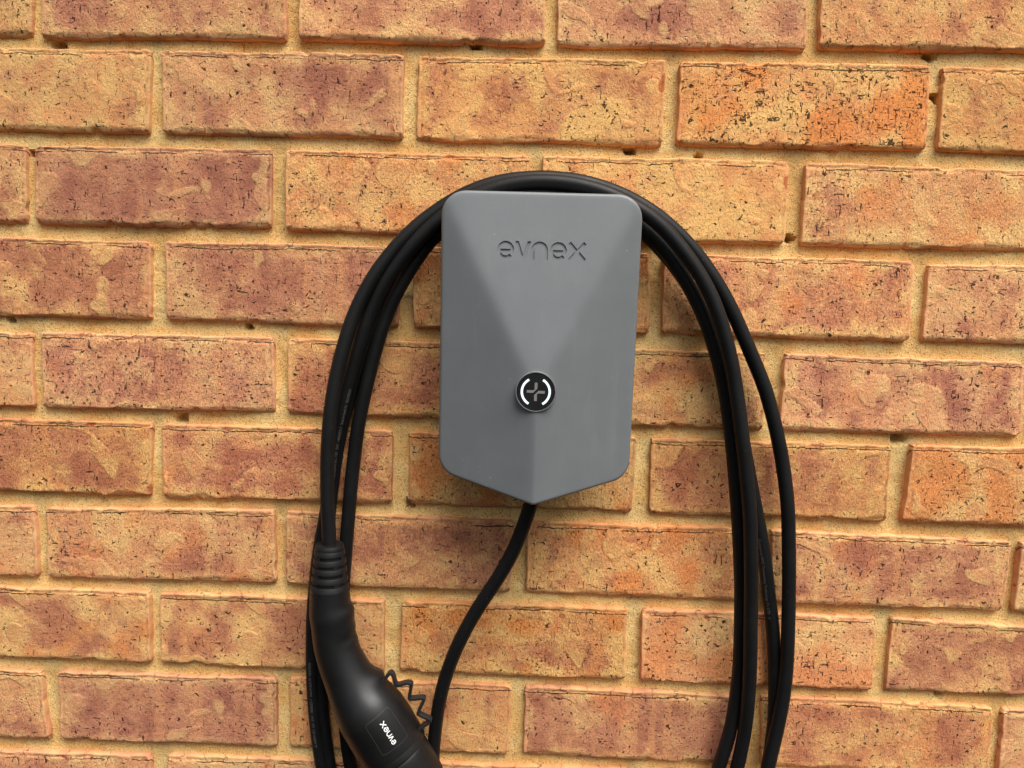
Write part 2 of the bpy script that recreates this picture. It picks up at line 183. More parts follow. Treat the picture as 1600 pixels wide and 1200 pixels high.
CABLE = [[13.9,-42.0,1031.9],[8.7,-41.6,1014.7],[3.4,-40.8,997.5],[-1.9,-40.2,980.4],[-7.9,-40.0,963.4],[-15.1,-39.6,947.0],[-23.5,-39.0,931.1],[-32.6,-38.0,915.6],[-41.6,-36.9,900.1],[-49.9,-35.6,884.2],[-57.4,-34.2,867.9],[-64.0,-32.4,851.3],[-69.6,-30.2,834.4],[-74.2,-27.6,817.2],[-77.8,-25.0,799.7],[-80.4,-22.5,782.1],[-82.3,-20.2,764.4],[-83.7,-18.7,746.5],[-84.3,-18.1,728.6],[-83.3,-18.0,710.7],[-80.9,-18.0,692.9],[-78.0,-17.9,675.2],[-74.0,-17.9,657.9],[-66.5,-17.8,642.0],[-56.3,-17.8,627.4],[-44.7,-17.8,613.9],[-30.8,-17.7,603.1],[-15.2,-17.7,594.3],[1.0,-17.6,587.0],[18.2,-17.6,582.6],[36.0,-17.5,580.0],[53.8,-17.5,578.8],[71.5,-17.5,580.3],[89.1,-17.4,583.7],[106.4,-17.4,588.3],[122.5,-17.3,595.5],[137.9,-17.3,604.8],[152.3,-17.3,615.2],[164.4,-17.2,628.0],[174.7,-17.2,642.7],[183.8,-17.1,658.0],[189.7,-17.1,674.5],[192.9,-17.1,692.1],[195.7,-17.0,709.9],[198.6,-17.0,727.7],[202.4,-17.0,745.2],[206.6,-17.0,762.7],[209.7,-17.0,780.4],[211.6,-17.1,798.3],[212.7,-17.4,816.2],[213.2,-18.0,834.2],[213.0,-18.6,852.2],[212.4,-19.3,870.2],[211.5,-20.0,888.1],[210.4,-20.4,906.1],[209.2,-20.8,924.0],[207.5,-21.1,942.0],[205.6,-21.4,959.9],[203.5,-21.7,977.7],[201.4,-21.9,995.6],[199.0,-22.0,1013.5],[196.5,-22.0,1031.3],[194.0,-22.0,1049.1],[191.1,-22.0,1066.9],[187.9,-22.0,1084.6],[184.3,-22.0,1102.2],[180.1,-22.0,1119.7],[175.3,-22.0,1137.0],[169.5,-22.0,1154.1],[163.0,-22.0,1170.8],[155.3,-22.0,1187.1],[146.5,-22.0,1202.8],[136.8,-21.7,1217.9],[126.3,-21.1,1232.4],[114.5,-20.3,1245.9],[101.5,-19.3,1258.2],[87.2,-18.0,1268.9],[71.8,-16.9,1278.0],[55.4,-16.2,1285.0],[38.1,-16.0,1289.5],[20.4,-16.0,1291.5],[2.5,-16.0,1291.5],[-15.4,-16.0,1290.5],[-32.8,-16.0,1287.0],[-49.4,-16.0,1280.6],[-64.7,-16.0,1271.5],[-78.7,-16.0,1260.3],[-91.2,-15.9,1247.4],[-102.4,-15.6,1233.4],[-112.4,-15.0,1218.5],[-121.6,-14.3,1203.1],[-129.7,-13.7,1187.1],[-136.6,-13.2,1170.5],[-142.2,-13.0,1153.5],[-147.0,-12.8,1136.1],[-151.4,-12.4,1118.7],[-155.5,-12.1,1101.1],[-159.2,-12.0,1083.5],[-162.4,-11.7,1065.8],[-164.8,-11.3,1048.0],[-166.9,-11.0,1030.1],[-168.8,-11.0,1012.2],[-170.3,-11.0,994.3],[-171.7,-10.8,976.4],[-173.2,-10.3,958.4],[-174.6,-10.1,940.5],[-175.9,-10.0,922.5],[-176.9,-10.0,904.5],[-177.7,-10.0,886.6],[-178.3,-10.0,868.6],[-178.5,-10.0,850.6],[-178.6,-10.0,832.6],[-178.2,-10.0,814.6],[-177.3,-10.0,796.6],[-176.1,-10.0,778.6],[-174.6,-10.0,760.7],[-172.8,-10.0,742.8],[-170.4,-10.0,725.0],[-167.4,-10.2,707.2],[-164.0,-10.5,689.5],[-160.6,-10.9,671.9],[-157.0,-11.3,654.3],[-151.5,-11.7,637.6],[-141.9,-12.2,623.0],[-130.2,-12.7,609.5],[-117.7,-13.2,596.7],[-103.5,-13.7,586.4],[-87.4,-14.2,578.6],[-70.9,-14.6,571.4],[-54.2,-15.1,565.1],[-36.9,-15.5,561.3],[-19.0,-16.0,559.3],[-1.1,-16.4,557.7],[16.8,-16.8,556.6],[34.6,-17.3,557.8],[52.3,-17.7,560.8],[70.0,-18.1,564.1],[87.5,-18.5,568.0],[104.2,-18.9,573.9],[120.2,-19.4,582.0],[136.0,-19.8,590.7],[151.3,-20.3,599.9],[164.7,-20.7,611.3],[176.2,-21.2,624.9],[187.2,-21.7,639.2],[197.0,-22.1,653.9],[203.3,-22.5,670.3],[206.9,-22.9,687.8],[210.1,-23.3,705.5],[213.2,-23.6,723.2],[216.1,-24.1,741.0],[218.5,-24.6,758.8],[220.2,-25.4,776.7],[220.9,-26.8,794.6],[220.9,-28.3,812.5],[220.5,-29.8,830.4],[219.6,-31.2,848.4],[218.5,-32.4,866.3],[217.2,-33.5,884.2],[216.1,-34.4,902.2],[214.9,-35.1,920.1],[213.7,-35.7,938.1],[212.3,-36.0,956.0],[210.8,-36.0,974.0],[209.2,-36.1,991.9],[206.9,-36.3,1009.7],[204.1,-36.7,1027.5],[201.2,-37.0,1045.3],[198.2,-37.0,1063.0],[195.1,-37.0,1080.7],[191.7,-37.0,1098.4],[188.1,-37.0,1116.1],[184.1,-37.0,1133.6],[179.4,-37.0,1151.0],[173.9,-36.9,1168.1],[167.6,-36.6,1184.9],[160.0,-36.2,1201.2],[150.8,-36.0,1216.6],[140.2,-36.0,1231.1],[128.6,-36.0,1244.8],[116.1,-36.0,1257.6],[102.0,-36.0,1268.6],[86.5,-36.0,1277.6],[70.2,-36.0,1285.0],[53.2,-36.0,1290.5],[35.6,-35.8,1294.2],[17.8,-35.4,1296.0],[-0.1,-34.9,1296.0],[-17.9,-34.3,1293.9],[-35.1,-33.7,1289.5],[-51.7,-33.0,1282.8],[-67.3,-32.0,1274.1],[-81.9,-30.9,1263.7],[-95.4,-29.7,1252.0],[-107.9,-28.7,1239.2],[-119.4,-27.7,1225.4],[-130.0,-26.9,1210.9],[-139.2,-26.2,1195.5],[-146.9,-25.5,1179.3],[-153.4,-24.7,1162.6],[-158.8,-23.8,1145.5],[-164.0,-22.6,1128.3],[-168.9,-21.3,1111.0],[-173.6,-19.8,1093.7],[-178.1,-18.4,1076.3],[-182.1,-16.6,1058.9],[-185.4,-15.0,1041.3],[-187.7,-13.7,1023.5],[-189.7,-12.8,1005.6],[-191.9,-12.2,987.8],[-195.0,-11.6,970.1],[-198.4,-11.2,952.4],[-201.1,-11.0,934.7],[-203.2,-11.0,916.8],[-204.9,-11.0,898.9],[-206.2,-11.0,880.9],[-207.0,-11.0,862.9],[-207.3,-11.0,844.9],[-207.3,-11.0,826.9],[-207.0,-11.0,808.9],[-206.2,-11.0,790.9],[-205.0,-11.0,773.0],[-203.3,-11.0,755.1],[-201.1,-11.0,737.2],[-198.5,-11.0,719.4],[-195.4,-11.0,701.7],[-191.9,-11.0,684.0],[-188.3,-11.0,666.4],[-184.5,-11.0,648.8],[-178.8,-11.0,632.3],[-169.0,-11.0,617.9],[-157.0,-11.0,604.6],[-144.5,-11.0,591.6],[-131.2,-11.0,580.0],[-115.7,-11.0,571.3],[-99.3,-11.0,564.1],[-82.7,-11.0,557.1],[-66.0,-11.0,550.7],[-48.7,-11.0,546.4],[-30.9,-11.0,544.2],[-13.0,-11.0,542.3],[4.9,-11.0,540.5],[22.8,-11.0,539.5],[40.6,-11.0,540.7],[58.4,-11.0,543.4],[76.2,-11.0,546.2],[93.9,-11.0,549.2],[111.3,-11.0,553.3],[127.9,-11.0,559.9],[144.1,-11.0,567.7],[160.2,-11.0,575.7],[175.9,-11.0,584.2],[189.9,-11.0,594.9],[202.1,-11.0,608.0],[213.8,-11.0,621.7],[225.0,-11.0,635.6],[233.3,-11.0,650.9],[238.0,-11.0,668.0],[241.5,-11.0,685.6],[244.9,-11.0,703.3],[248.2,-11.0,721.0],[250.9,-10.7,738.8],[252.6,-10.3,756.7],[253.4,-10.1,774.6],[253.3,-10.0,792.6],[252.6,-10.0,810.6],[251.3,-10.0,828.6],[249.7,-10.0,846.5],[247.7,-10.0,864.4],[245.2,-10.0,882.2],[242.1,-10.0,899.9],[238.8,-10.0,917.6],[235.7,-10.0,935.3],[232.3,-10.0,953.0],[228.4,-10.0,970.6],[224.1,-10.0,988.1],[219.6,-10.0,1005.5],[215.1,-10.0,1022.9],[210.7,-10.0,1040.4],[206.4,-10.0,1057.9],[201.8,-10.0,1075.3],[196.9,-10.0,1092.6],[191.7,-10.0,1109.8],[186.0,-10.0,1126.9],[179.7,-10.0,1143.7],[172.6,-10.0,1160.3],[164.9,-10.0,1176.5],[156.2,-10.1,1192.2],[146.4,-10.7,1207.3],[135.4,-12.0,1221.4],[123.5,-14.3,1234.6],[110.7,-17.6,1246.8],[97.0,-21.5,1257.6],[82.3,-25.1,1267.1],[66.5,-28.0,1275.1],[49.9,-29.4,1281.2],[32.5,-29.9,1284.8],[14.6,-30.0,1285.6],[-3.3,-30.0,1285.4],[-21.1,-29.8,1283.9],[-38.4,-29.2,1279.7],[-54.6,-27.6,1272.7],[-69.7,-24.7,1263.5],[-83.5,-20.8,1252.9],[-96.5,-16.6,1241.2],[-108.5,-13.6,1228.3],[-119.8,-11.7,1214.5],[-129.9,-10.7,1199.7],[-138.8,-10.2,1184.1],[-146.3,-10.0,1167.8],[-153.1,-9.8,1151.2],[-159.4,-9.4,1134.3],[-165.1,-8.8,1117.3],[-170.1,-8.4,1100.0],[-174.7,-8.1,1082.6],[-179.0,-8.0,1065.1],[-182.7,-8.0,1047.5],[-185.4,-8.0,1029.7],[-187.7,-8.0,1011.9],[-189.8,-8.0,994.0],[-191.7,-8.0,976.1],[-193.2,-8.0,958.2],[-194.7,-8.0,940.2],[-196.0,-8.0,922.2],[-197.2,-8.0,904.3],[-198.3,-8.0,886.3],[-199.4,-8.0,868.3],[-200.2,-8.0,850.4],[-200.5,-8.0,832.4],[-200.4,-8.0,814.4],[-199.8,-8.0,796.4],[-198.8,-8.0,778.4],[-197.1,-8.0,760.5],[-195.0,-8.0,742.6],[-192.6,-8.0,724.8],[-189.8,-8.1,707.0],[-186.6,-8.4,689.3],[-183.3,-8.7,671.6],[-180.0,-9.1,653.9],[-176.4,-9.4,636.3],[-170.7,-9.8,619.8],[-160.9,-10.2,605.2],[-149.4,-10.6,591.5],[-137.5,-11.1,578.1],[-124.4,-11.5,566.1],[-109.2,-11.9,557.2],[-92.9,-12.3,549.6],[-76.5,-12.7,542.2],[-59.9,-13.1,535.6],[-42.6,-13.5,531.6],[-24.8,-13.9,529.5],[-6.9,-14.3,527.7],[11.0,-14.6,526.1],[28.9,-15.0,525.7],[46.6,-15.4,527.9],[64.3,-15.8,531.2],[82.0,-16.1,534.6],[99.5,-16.5,538.4],[116.4,-16.9,544.0],[132.3,-17.3,552.0],[148.0,-17.6,560.9],[163.6,-18.0,569.8],[178.4,-18.4,579.6],[191.0,-18.8,592.0],[202.1,-19.2,606.1],[212.9,-19.6,620.5],[223.1,-20.0,635.1],[230.4,-20.4,651.0],[234.4,-20.7,668.4],[237.5,-21.0,686.1],[240.6,-21.3,703.8],[243.6,-21.6,721.6],[246.7,-21.8,739.3],[249.6,-21.5,757.1],[252.5,-21.0,774.8],[255.1,-20.4,792.6],[257.1,-20.1,810.5],[258.1,-20.0,828.4],[258.4,-19.8,846.4],[258.1,-19.5,864.4],[257.5,-19.1,882.4],[256.8,-18.7,900.4],[255.9,-18.4,918.4],[254.9,-18.1,936.3],[253.6,-18.0,954.3],[252.1,-18.0,972.2],[250.5,-18.0,990.2],[248.3,-18.0,1008.0],[245.2,-18.0,1025.7],[241.6,-18.0,1043.4],[237.4,-18.0,1060.9],[232.6,-18.0,1078.2],[227.2,-18.0,1095.4],[221.2,-18.1,1112.3],[214.0,-18.4,1128.8],[206.0,-19.0,1144.9],[198.0,-19.7,1161.0],[189.8,-20.2,1177.0],[181.1,-20.7,1192.7],[171.5,-21.1,1207.9],[161.0,-21.6,1222.4],[149.6,-21.9,1236.4],[137.2,-22.0,1249.4],[123.8,-22.0,1261.3],[109.4,-22.0,1272.0],[94.0,-22.0,1281.1],[77.7,-22.0,1288.6],[60.7,-22.0,1294.4],[43.3,-22.0,1298.5],[25.5,-22.0,1300.7],[7.6,-22.0,1301.4],[-10.3,-22.0,1300.3],[-28.1,-22.0,1297.6],[-45.3,-22.1,1292.9],[-61.8,-22.4,1286.0],[-77.4,-23.0,1277.2],[-92.1,-23.7,1267.0],[-106.0,-24.8,1255.6],[-118.7,-26.1,1243.0],[-130.2,-27.5,1229.3],[-140.7,-29.0,1214.8],[-149.8,-30.5,1199.4],[-157.7,-31.9,1183.3],[-164.2,-33.3,1166.7],[-169.4,-34.6,1149.5],[-173.8,-35.7,1132.1],[-177.6,-36.6,1114.6],[-180.5,-37.3,1096.8],[-182.6,-37.8,1079.0],[-184.0,-38.0,1061.0],[-184.9,-38.0,1043.1],[-185.2,-38.0,1025.1],[-185.1,-38.0,1007.1],[-184.7,-38.0,989.1],[-183.8,-38.0,971.1],[-183.1,-38.0,953.1],[-182.7,-38.0,939.1]]
CONN = [[-182.87, -38.0, 915.2, 18.21], [-182.75, -38.0, 910.15, 18.52], [-182.44, -38.0, 898.13, 19.47], [-180.91, -38.0, 888.65, 21.03], [-179.99, -38.0, 879.12, 20.14], [-178.13, -38.0, 863.18, 20.5], [-172.94, -39.0, 846.5, 21.44], [-164.96, -40.0, 829.25, 23.31], [-157.6, -41.0, 815.82, 26.08], [-150.54, -42.0, 805.61, 29.46], [-143.5, -43.0, 796.71, 31.91], [-135.4, -43.0, 784.65, 32.89], [-127.25, -43.0, 770.58, 32.96], [-120.34, -43.0, 759.04, 32.7], [-118.45, -43.0, 755.82, 32.1]]
CAP = [[-118.45, -43.0, 755.82, 30.87], [-115.29, -43.0, 750.02, 30.89], [-106.43, -43.0, 734.51, 31.27], [-100.07, -43.0, 722.82, 31.01], [-96.24, -43.0, 716.32, 29.18], [-93.69, -43.0, 711.76, 24.85]]
STRAP = [[-132.06, -44.0, 825.5], [-127.81, -44.0, 829.61], [-125.17, -44.0, 834.22], [-122.83, -44.0, 836.0], [-120.35, -44.0, 833.29], [-118.13, -44.0, 825.5], [-115.97, -44.0, 823.89], [-107.97, -44.0, 826.47], [-103.69, -44.0, 826.08], [-103.12, -44.0, 823.85], [-104.8, -44.0, 812.49], [-102.96, -44.0, 810.86], [-92.79, -44.0, 812.07], [-90.84, -44.0, 810.23], [-96.02, -44.0, 797.54], [-94.7, -44.0, 795.32], [-85.51, -44.0, 791.15], [-84.41, -44.0, 789.49], [-86.52, -44.0, 787.12], [-93.97, -44.0, 781.1], [-96.06, -44.0, 776.44], [-96.31, -44.0, 770.7]]
MARK = {'E': [0, 19], 'R1': [44, 79], 'L3': [82, 118], 'R2': [150, 185], 'L2': [187, 224], 'R4': [261, 296], 'L4': [299, 335], 'R3': [372, 408], 'L1': [410, 436]}
RELIEF = [[-182.93, -38.0, 957.83], [-182.93, -38.0, 910.46], 13.44, 18.52]
PRN = [300, -38, 20, 8, 395, -32]
RIDGE, RB, PS, PANEL_OFF, TXT0, SHO = -1.57, -10, 1, 17.5, 19.0, 103.


# ------------------------------------------------------------------ helpers
WLOC = {}                                  # world position of every object built
def empty(name, loc, label, cat):
    o = bpy.data.objects.new(name, None); o.location = loc; o.empty_display_size = .05; S.collection.objects.link(o)
    WLOC[o.name] = Vector(loc); o['label'] = label; o['category'] = cat
    return o
def mesh_obj(name, verts, faces, mat, parent=None, smooth=True, sharp=None):
    """verts in millimetres, world space"""
    v = np.asarray(verts, float) * .001
    c = (v.max(0) + v.min(0)) / 2
    me = bpy.data.meshes.new(name); me.from_pydata((v - c).tolist(), [], [list(map(int, f)) for f in faces]); me.update()
    me.materials.append(mat)
    if smooth: me.polygons.foreach_set('use_smooth', [True]*len(me.polygons))
    if sharp: me.set_sharp_from_angle(angle=math.radians(sharp))
    o = bpy.data.objects.new(name, me); o.location = c; WLOC[o.name] = Vector(c)
    S.collection.objects.link(o)
    if parent is not None: o.parent = parent; o.location = Vector(c) - WLOC[parent.name]
    return o
def grid_faces(nu, nv, wrap=False, off=0):
    f = []
    for i in range(nu - 1):
        for j in range(nv if wrap else nv - 1):
            k = (j + 1) % nv
            f.append((off+i*nv+j, off+i*nv+k, off+(i+1)*nv+k, off+(i+1)*nv+j))
    return f
def lin(r, g, b):
    f = lambda c: ((c/255+.055)/1.055)**2.4 if c > 10 else c/255/12.92
    return (f(r), f(g), f(b), 1)

class NT:
    def __init__(self, name):
        self.m = bpy.data.materials.new(name); self.m.use_nodes = True; self.t = self.m.node_tree
        self.bsdf = self.t.nodes['Principled BSDF']
    def put(self, sock, v):
        if isinstance(v, bpy.types.NodeSocket): self.t.links.new(v, sock)
        elif v is not None: sock.default_value = v
    def n(self, typ, out=0, ins=None, **kw):
        nd = self.t.nodes.new(typ)
        for k, v in kw.items(): setattr(nd, k, v)
        for k, v in (ins or {}).items(): self.put(nd.inputs[k], v)
        return nd.outputs[out]
    def math(self, op, a, b=None, c=None, clamp=False):
        return self.n('ShaderNodeMath', ins={0: a, 1: b, 2: c}, operation=op, use_clamp=clamp)
    def vmath(self, op, a, b=None):
        return self.n('ShaderNodeVectorMath', ins={0: a, 1: b}, operation=op)
    def noise(self, vec, scale, detail=2, rough=.5, dist=0):
        return self.n('ShaderNodeTexNoise', ins={'Vector': vec, 'Scale': scale, 'Detail': detail, 'Roughness': rough, 'Distortion': dist})
    def noisec(self, vec, scale, detail=2):
        return self.n('ShaderNodeTexNoise', out=1, ins={'Vector': vec, 'Scale': scale, 'Detail': detail})
    def voro(self, vec, scale, feature='F1', out='Distance', rnd=1):
        nd = self.t.nodes.new('ShaderNodeTexVoronoi'); nd.feature = feature
        self.put(nd.inputs['Vector'], vec); nd.inputs['Scale'].default_value = scale; nd.inputs['Randomness'].default_value = rnd
        return nd.outputs[out]
    def step(self, v, a, b, lo=0., hi=1.):
        return self.n('ShaderNodeMapRange', ins={'Value': v, 'From Min': a, 'From Max': b, 'To Min': lo, 'To Max': hi}, interpolation_type='SMOOTHSTEP')
    def mix(self, f, a, b, mode='MIX'):
        nd = self.t.nodes.new('ShaderNodeMix'); nd.data_type = 'RGBA'; nd.blend_type = mode
        self.put(nd.inputs[0], f); self.put(nd.inputs[6], a); self.put(nd.inputs[7], b)
        return nd.outputs[2]
    def attr(self, name, out='Fac'):
        nd = self.t.nodes.new('ShaderNodeAttribute'); nd.attribute_name = name
        return nd.outputs[out]
    def set(self, **kw):
        for k, v in kw.items(): self.put(self.bsdf.inputs[k.replace('_', ' ')], v)
    def bump(self, h, strength, dist, normal=None):
        return self.n('ShaderNodeBump', ins={'Height': h, 'Strength': strength, 'Distance': dist, 'Normal': normal})

# ------------------------------------------------------------------ materials
def brick_material():
    t = NT('fired_clay_brick')
    tc = t.t.nodes.new('ShaderNodeTexCoord'); oi = t.t.nodes.new('ShaderNodeObjectInfo')
    rnd = oi.outputs['Random']
    sep = t.n('ShaderNodeSeparateColor', ins={0: oi.outputs['Color']}); sepn = sep.node
    pur, ora, val = sepn.outputs[0], sepn.outputs[1], sepn.outputs[2]; crk = oi.outputs['Alpha']
    off = t.n('ShaderNodeCombineXYZ', ins={0: t.math('MULTIPLY', rnd, 913.), 1: t.math('MULTIPLY', rnd, 377.), 2: t.math('MULTIPLY', rnd, 571.)})
    P = t.vmath('ADD', t.vmath('MULTIPLY', tc.outputs['Object'], (1000, 1000, 1000)), off)      # millimetres
    ev, eh = t.attr('edge_v'), t.attr('edge_h')
    wob = t.noise(P, .09, 2)
    evn = t.math('ADD', ev, t.math('MULTIPLY', t.math('SUBTRACT', wob, .5), 5.)); ehn = t.math('ADD', eh, t.math('MULTIPLY', t.math('SUBTRACT', wob, .5), 7.))
    ed = t.math('MINIMUM', evn, ehn)
    face = t.step(ed, 1.6, 4.2)                                   # 1 on the rough face, 0 on the smooth arris
    P2 = t.vmath('MULTIPLY', P, t.n('ShaderNodeCombineXYZ', ins={0: t.math('MULTIPLY_ADD', t.math('FRACT', t.math('MULTIPLY', rnd, 17.3)), .9, .65), 1: 1., 2: t.math('MULTIPLY_ADD', t.math('FRACT', t.math('MULTIPLY', rnd, 29.7)), .9, .45)}))   # each brick has its own drag of colour
    # colours of the clay
    tan, yel, pup, dpu, org, red = lin(230,162,107), lin(240,187,120), lin(203,131,98), lin(176,107,82), lin(228,139,80), lin(172,80,48)
    big = t.noise(P2, .020, 2, .55, .4)
    brk = t.noise(P, .20, 3, .7)                                  # broken edge of the patches
    pm = t.math('ADD', t.math('MULTIPLY', t.math('SUBTRACT', big, .5), 2.4), t.math('SUBTRACT', t.math('MULTIPLY', pur, 1.5), .42))
    pm = t.math('SUBTRACT', pm, t.step(ed, 3., 16., .45, 0.))
    pm = t.math('ADD', pm, t.math('MULTIPLY', t.math('SUBTRACT', brk, .5), 1.0))
    pmask = t.step(pm, .05, .85)
    mid = t.noise(t.vmath('ADD', P, (55, 12, 99)), .04, 2)
    c = t.mix(t.step(mid, .38, .62), tan, yel)
    om = t.math('ADD', t.noise(t.vmath('ADD', P, (333, 71, 12)), .022, 1), t.math('MULTIPLY', t.math('SUBTRACT', ora, .5), .55))
    c = t.mix(t.step(om, .46, .68, 0, .8), c, org)
    c = t.mix(t.math('MULTIPLY', pmask, .88), c, t.mix(t.step(mid, .6, .36), pup, dpu))
    # smooth pale blobs dragged across the face
    blob = t.noise(t.vmath('ADD', P, (7, 190, 431)), .030, 1, .4, .5)
    bm_ = t.math('MULTIPLY', t.step(blob, .61, .665), face)
    c = t.mix(t.math('MULTIPLY', bm_, .72), c, t.mix(t.step(mid, .4, .6), yel, tan))
    # vertical bands of smoother clay
    vb = t.noise(t.vmath('MULTIPLY', P2, (1, 1, .05)), .045, 1)
    c = t.mix(t.math('MULTIPLY', t.step(vb, .62, .68), .55), c, t.mix(ora, tan, org))
    # arris: smoother clay
    ends = t.mix(t.step(wob, .35, .65), lin(205,152,112), lin(184,126,90))
    c = t.mix(t.math('MULTIPLY', t.math('SUBTRACT', 1., face), .42), c, ends)
    chip = t.math('MULTIPLY', t.step(t.noise(t.vmath('ADD', P, (91, 23, 5)), .055, 2), .69, .72), t.step(ed, 16, 5))
    c = t.mix(t.math('MULTIPLY', chip, .75), c, red)
    # grain
    Pst = t.vmath('MULTIPLY', P, (1, 1, .55))
    gr = t.noise(Pst, .7, 4, .78)
    amp = t.math('MULTIPLY', t.math('MULTIPLY_ADD', face, .75, .25), t.math('MULTIPLY_ADD', t.math('FRACT', t.math('MULTIPLY', rnd, 5.13)), .8, .45))
    grain = t.math('ADD', t.math('MULTIPLY', t.step(gr, .28, .72, -.30, .30), amp), 1.)
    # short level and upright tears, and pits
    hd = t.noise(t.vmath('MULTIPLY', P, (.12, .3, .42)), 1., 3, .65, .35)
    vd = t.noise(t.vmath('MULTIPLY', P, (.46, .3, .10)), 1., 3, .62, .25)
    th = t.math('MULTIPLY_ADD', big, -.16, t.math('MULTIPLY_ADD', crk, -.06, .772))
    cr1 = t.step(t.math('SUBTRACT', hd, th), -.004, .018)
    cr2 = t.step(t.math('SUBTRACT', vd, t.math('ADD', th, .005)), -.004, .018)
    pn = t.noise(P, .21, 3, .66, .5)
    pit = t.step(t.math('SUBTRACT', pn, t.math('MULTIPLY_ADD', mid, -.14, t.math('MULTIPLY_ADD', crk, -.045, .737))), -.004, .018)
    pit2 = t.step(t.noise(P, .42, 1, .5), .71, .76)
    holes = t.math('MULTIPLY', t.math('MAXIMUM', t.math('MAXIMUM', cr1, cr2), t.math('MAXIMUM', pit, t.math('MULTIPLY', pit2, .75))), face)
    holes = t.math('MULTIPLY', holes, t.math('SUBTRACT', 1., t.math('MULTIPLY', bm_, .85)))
    # crack between the pressed lip and the face, and little checks across the lip
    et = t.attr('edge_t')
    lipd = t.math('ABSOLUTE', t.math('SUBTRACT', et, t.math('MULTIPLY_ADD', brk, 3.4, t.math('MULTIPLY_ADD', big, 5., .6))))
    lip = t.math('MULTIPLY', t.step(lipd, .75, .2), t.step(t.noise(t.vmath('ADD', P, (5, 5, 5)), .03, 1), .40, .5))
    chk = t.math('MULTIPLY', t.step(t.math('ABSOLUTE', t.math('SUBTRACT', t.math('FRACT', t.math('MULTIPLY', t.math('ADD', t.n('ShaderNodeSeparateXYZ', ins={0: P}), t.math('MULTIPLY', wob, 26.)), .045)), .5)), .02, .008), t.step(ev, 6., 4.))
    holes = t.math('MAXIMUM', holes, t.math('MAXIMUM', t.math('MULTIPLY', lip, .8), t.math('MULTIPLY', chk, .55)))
    # each brick fired a little differently
    hue = t.n('ShaderNodeHueSaturation', ins={'Hue': t.math('MULTIPLY_ADD', t.math('FRACT', t.math('MULTIPLY', rnd, 7.31)), .007, .4965), 'Saturation': t.math('MULTIPLY_ADD', t.math('FRACT', t.math('MULTIPLY', rnd, 3.77)), .08, .95), 'Value': t.math('MULTIPLY_ADD', t.math('FRACT', t.math('MULTIPLY', rnd, 11.9)), .14, .93), 'Color': c})
    c = hue
    # mineral specks
    sv = t.voro(P, .30)
    spk = t.math('MULTIPLY', t.math('MULTIPLY', t.step(sv, .15, .07), t.step(brk, .56, .6)), face)
    c = t.mix(1., c, t.n('ShaderNodeCombineColor', ins={0: grain, 1: grain, 2: grain}), 'MULTIPLY')
    c = t.mix(t.math('MULTIPLY', spk, .75), c, lin(250,228,190))
    c = t.mix(t.math('MULTIPLY', holes, .92), c, lin(52,30,20))  # shade inside the pits, tears and cracks, painted dark into the clay colour
    c = t.mix(1., c, t.n('ShaderNodeCombineColor', ins={0: val, 1: val, 2: val}), 'MULTIPLY')  # brick's own tone plus a painted light gradient, darker to the left
    h = t.math('SUBTRACT', t.math('MULTIPLY', gr, t.math('MULTIPLY_ADD', face, .8, .15)), t.math('MULTIPLY', holes, 2.0))
    h = t.math('ADD', h, t.math('MULTIPLY', t.math('ADD', brk, mid), .8))
    h = t.math('ADD', h, t.math('MULTIPLY', t.math('ADD', spk, bm_), .4))
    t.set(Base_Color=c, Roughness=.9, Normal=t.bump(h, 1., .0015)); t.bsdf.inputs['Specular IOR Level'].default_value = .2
    return t.m

def mortar_material():
    t = NT('sandy_yellow_mortar')
    tc = t.t.nodes.new('ShaderNodeTexCoord'); P = t.vmath('MULTIPLY', tc.outputs['Object'], (1000, 1000, 1000))
    c = t.mix(t.step(t.noise(P, .025, 3), .35, .65), lin(243,194,120), lin(252,218,148))
    g = t.noise(P, .7, 3, .85)
    c = t.mix(t.step(g, .48, .34, 0, .9), c, lin(120,80,40)); c = t.mix(t.step(g, .58, .72), c, lin(252,228,168))
    dots = t.step(t.noise(P, .45, 1), .72, .76); c = t.mix(t.math('MULTIPLY', dots, .8), c, lin(84,56,34))
    h = t.math('ADD', t.math('MULTIPLY', g, 1.), t.math('MULTIPLY', t.noise(P, .2, 3), .8))
    t.set(Base_Color=c, Roughness=.95, Normal=t.bump(h, 1., .0018)); t.bsdf.inputs['Specular IOR Level'].default_value = .15
    return t.m

def simple(name, col, rough, spec=.5, metal=0, tex=None, bump=0, bdist=.0002, emit=None):
    t = NT(name); tc = t.t.nodes.new('ShaderNodeTexCoord'); P = t.vmath('MULTIPLY', tc.outputs['Object'], (1000, 1000, 1000))
    n1 = t.noise(P, .05, 3); n2 = t.noise(P, tex or 2., 2)
    k = t.math('ADD', t.math('MULTIPLY', t.math('SUBTRACT', n1, .5), .16), t.math('MULTIPLY_ADD', t.math('SUBTRACT', n2, .5), .12, 1.))
    c = t.mix(1., col, t.n('ShaderNodeCombineColor', ins={0: k, 1: k, 2: k}), 'MULTIPLY')
    t.set(Base_Color=c, Metallic=metal, Roughness=t.step(n1, .2, .8, max(rough-.06, .02), rough+.06))
    t.bsdf.inputs['Specular IOR Level'].default_value = spec
    if bump: t.set(Normal=t.bump(n2, bump, bdist))
    if emit: t.set(Emission_Color=emit[0], Emission_Strength=emit[1])
    return t.m

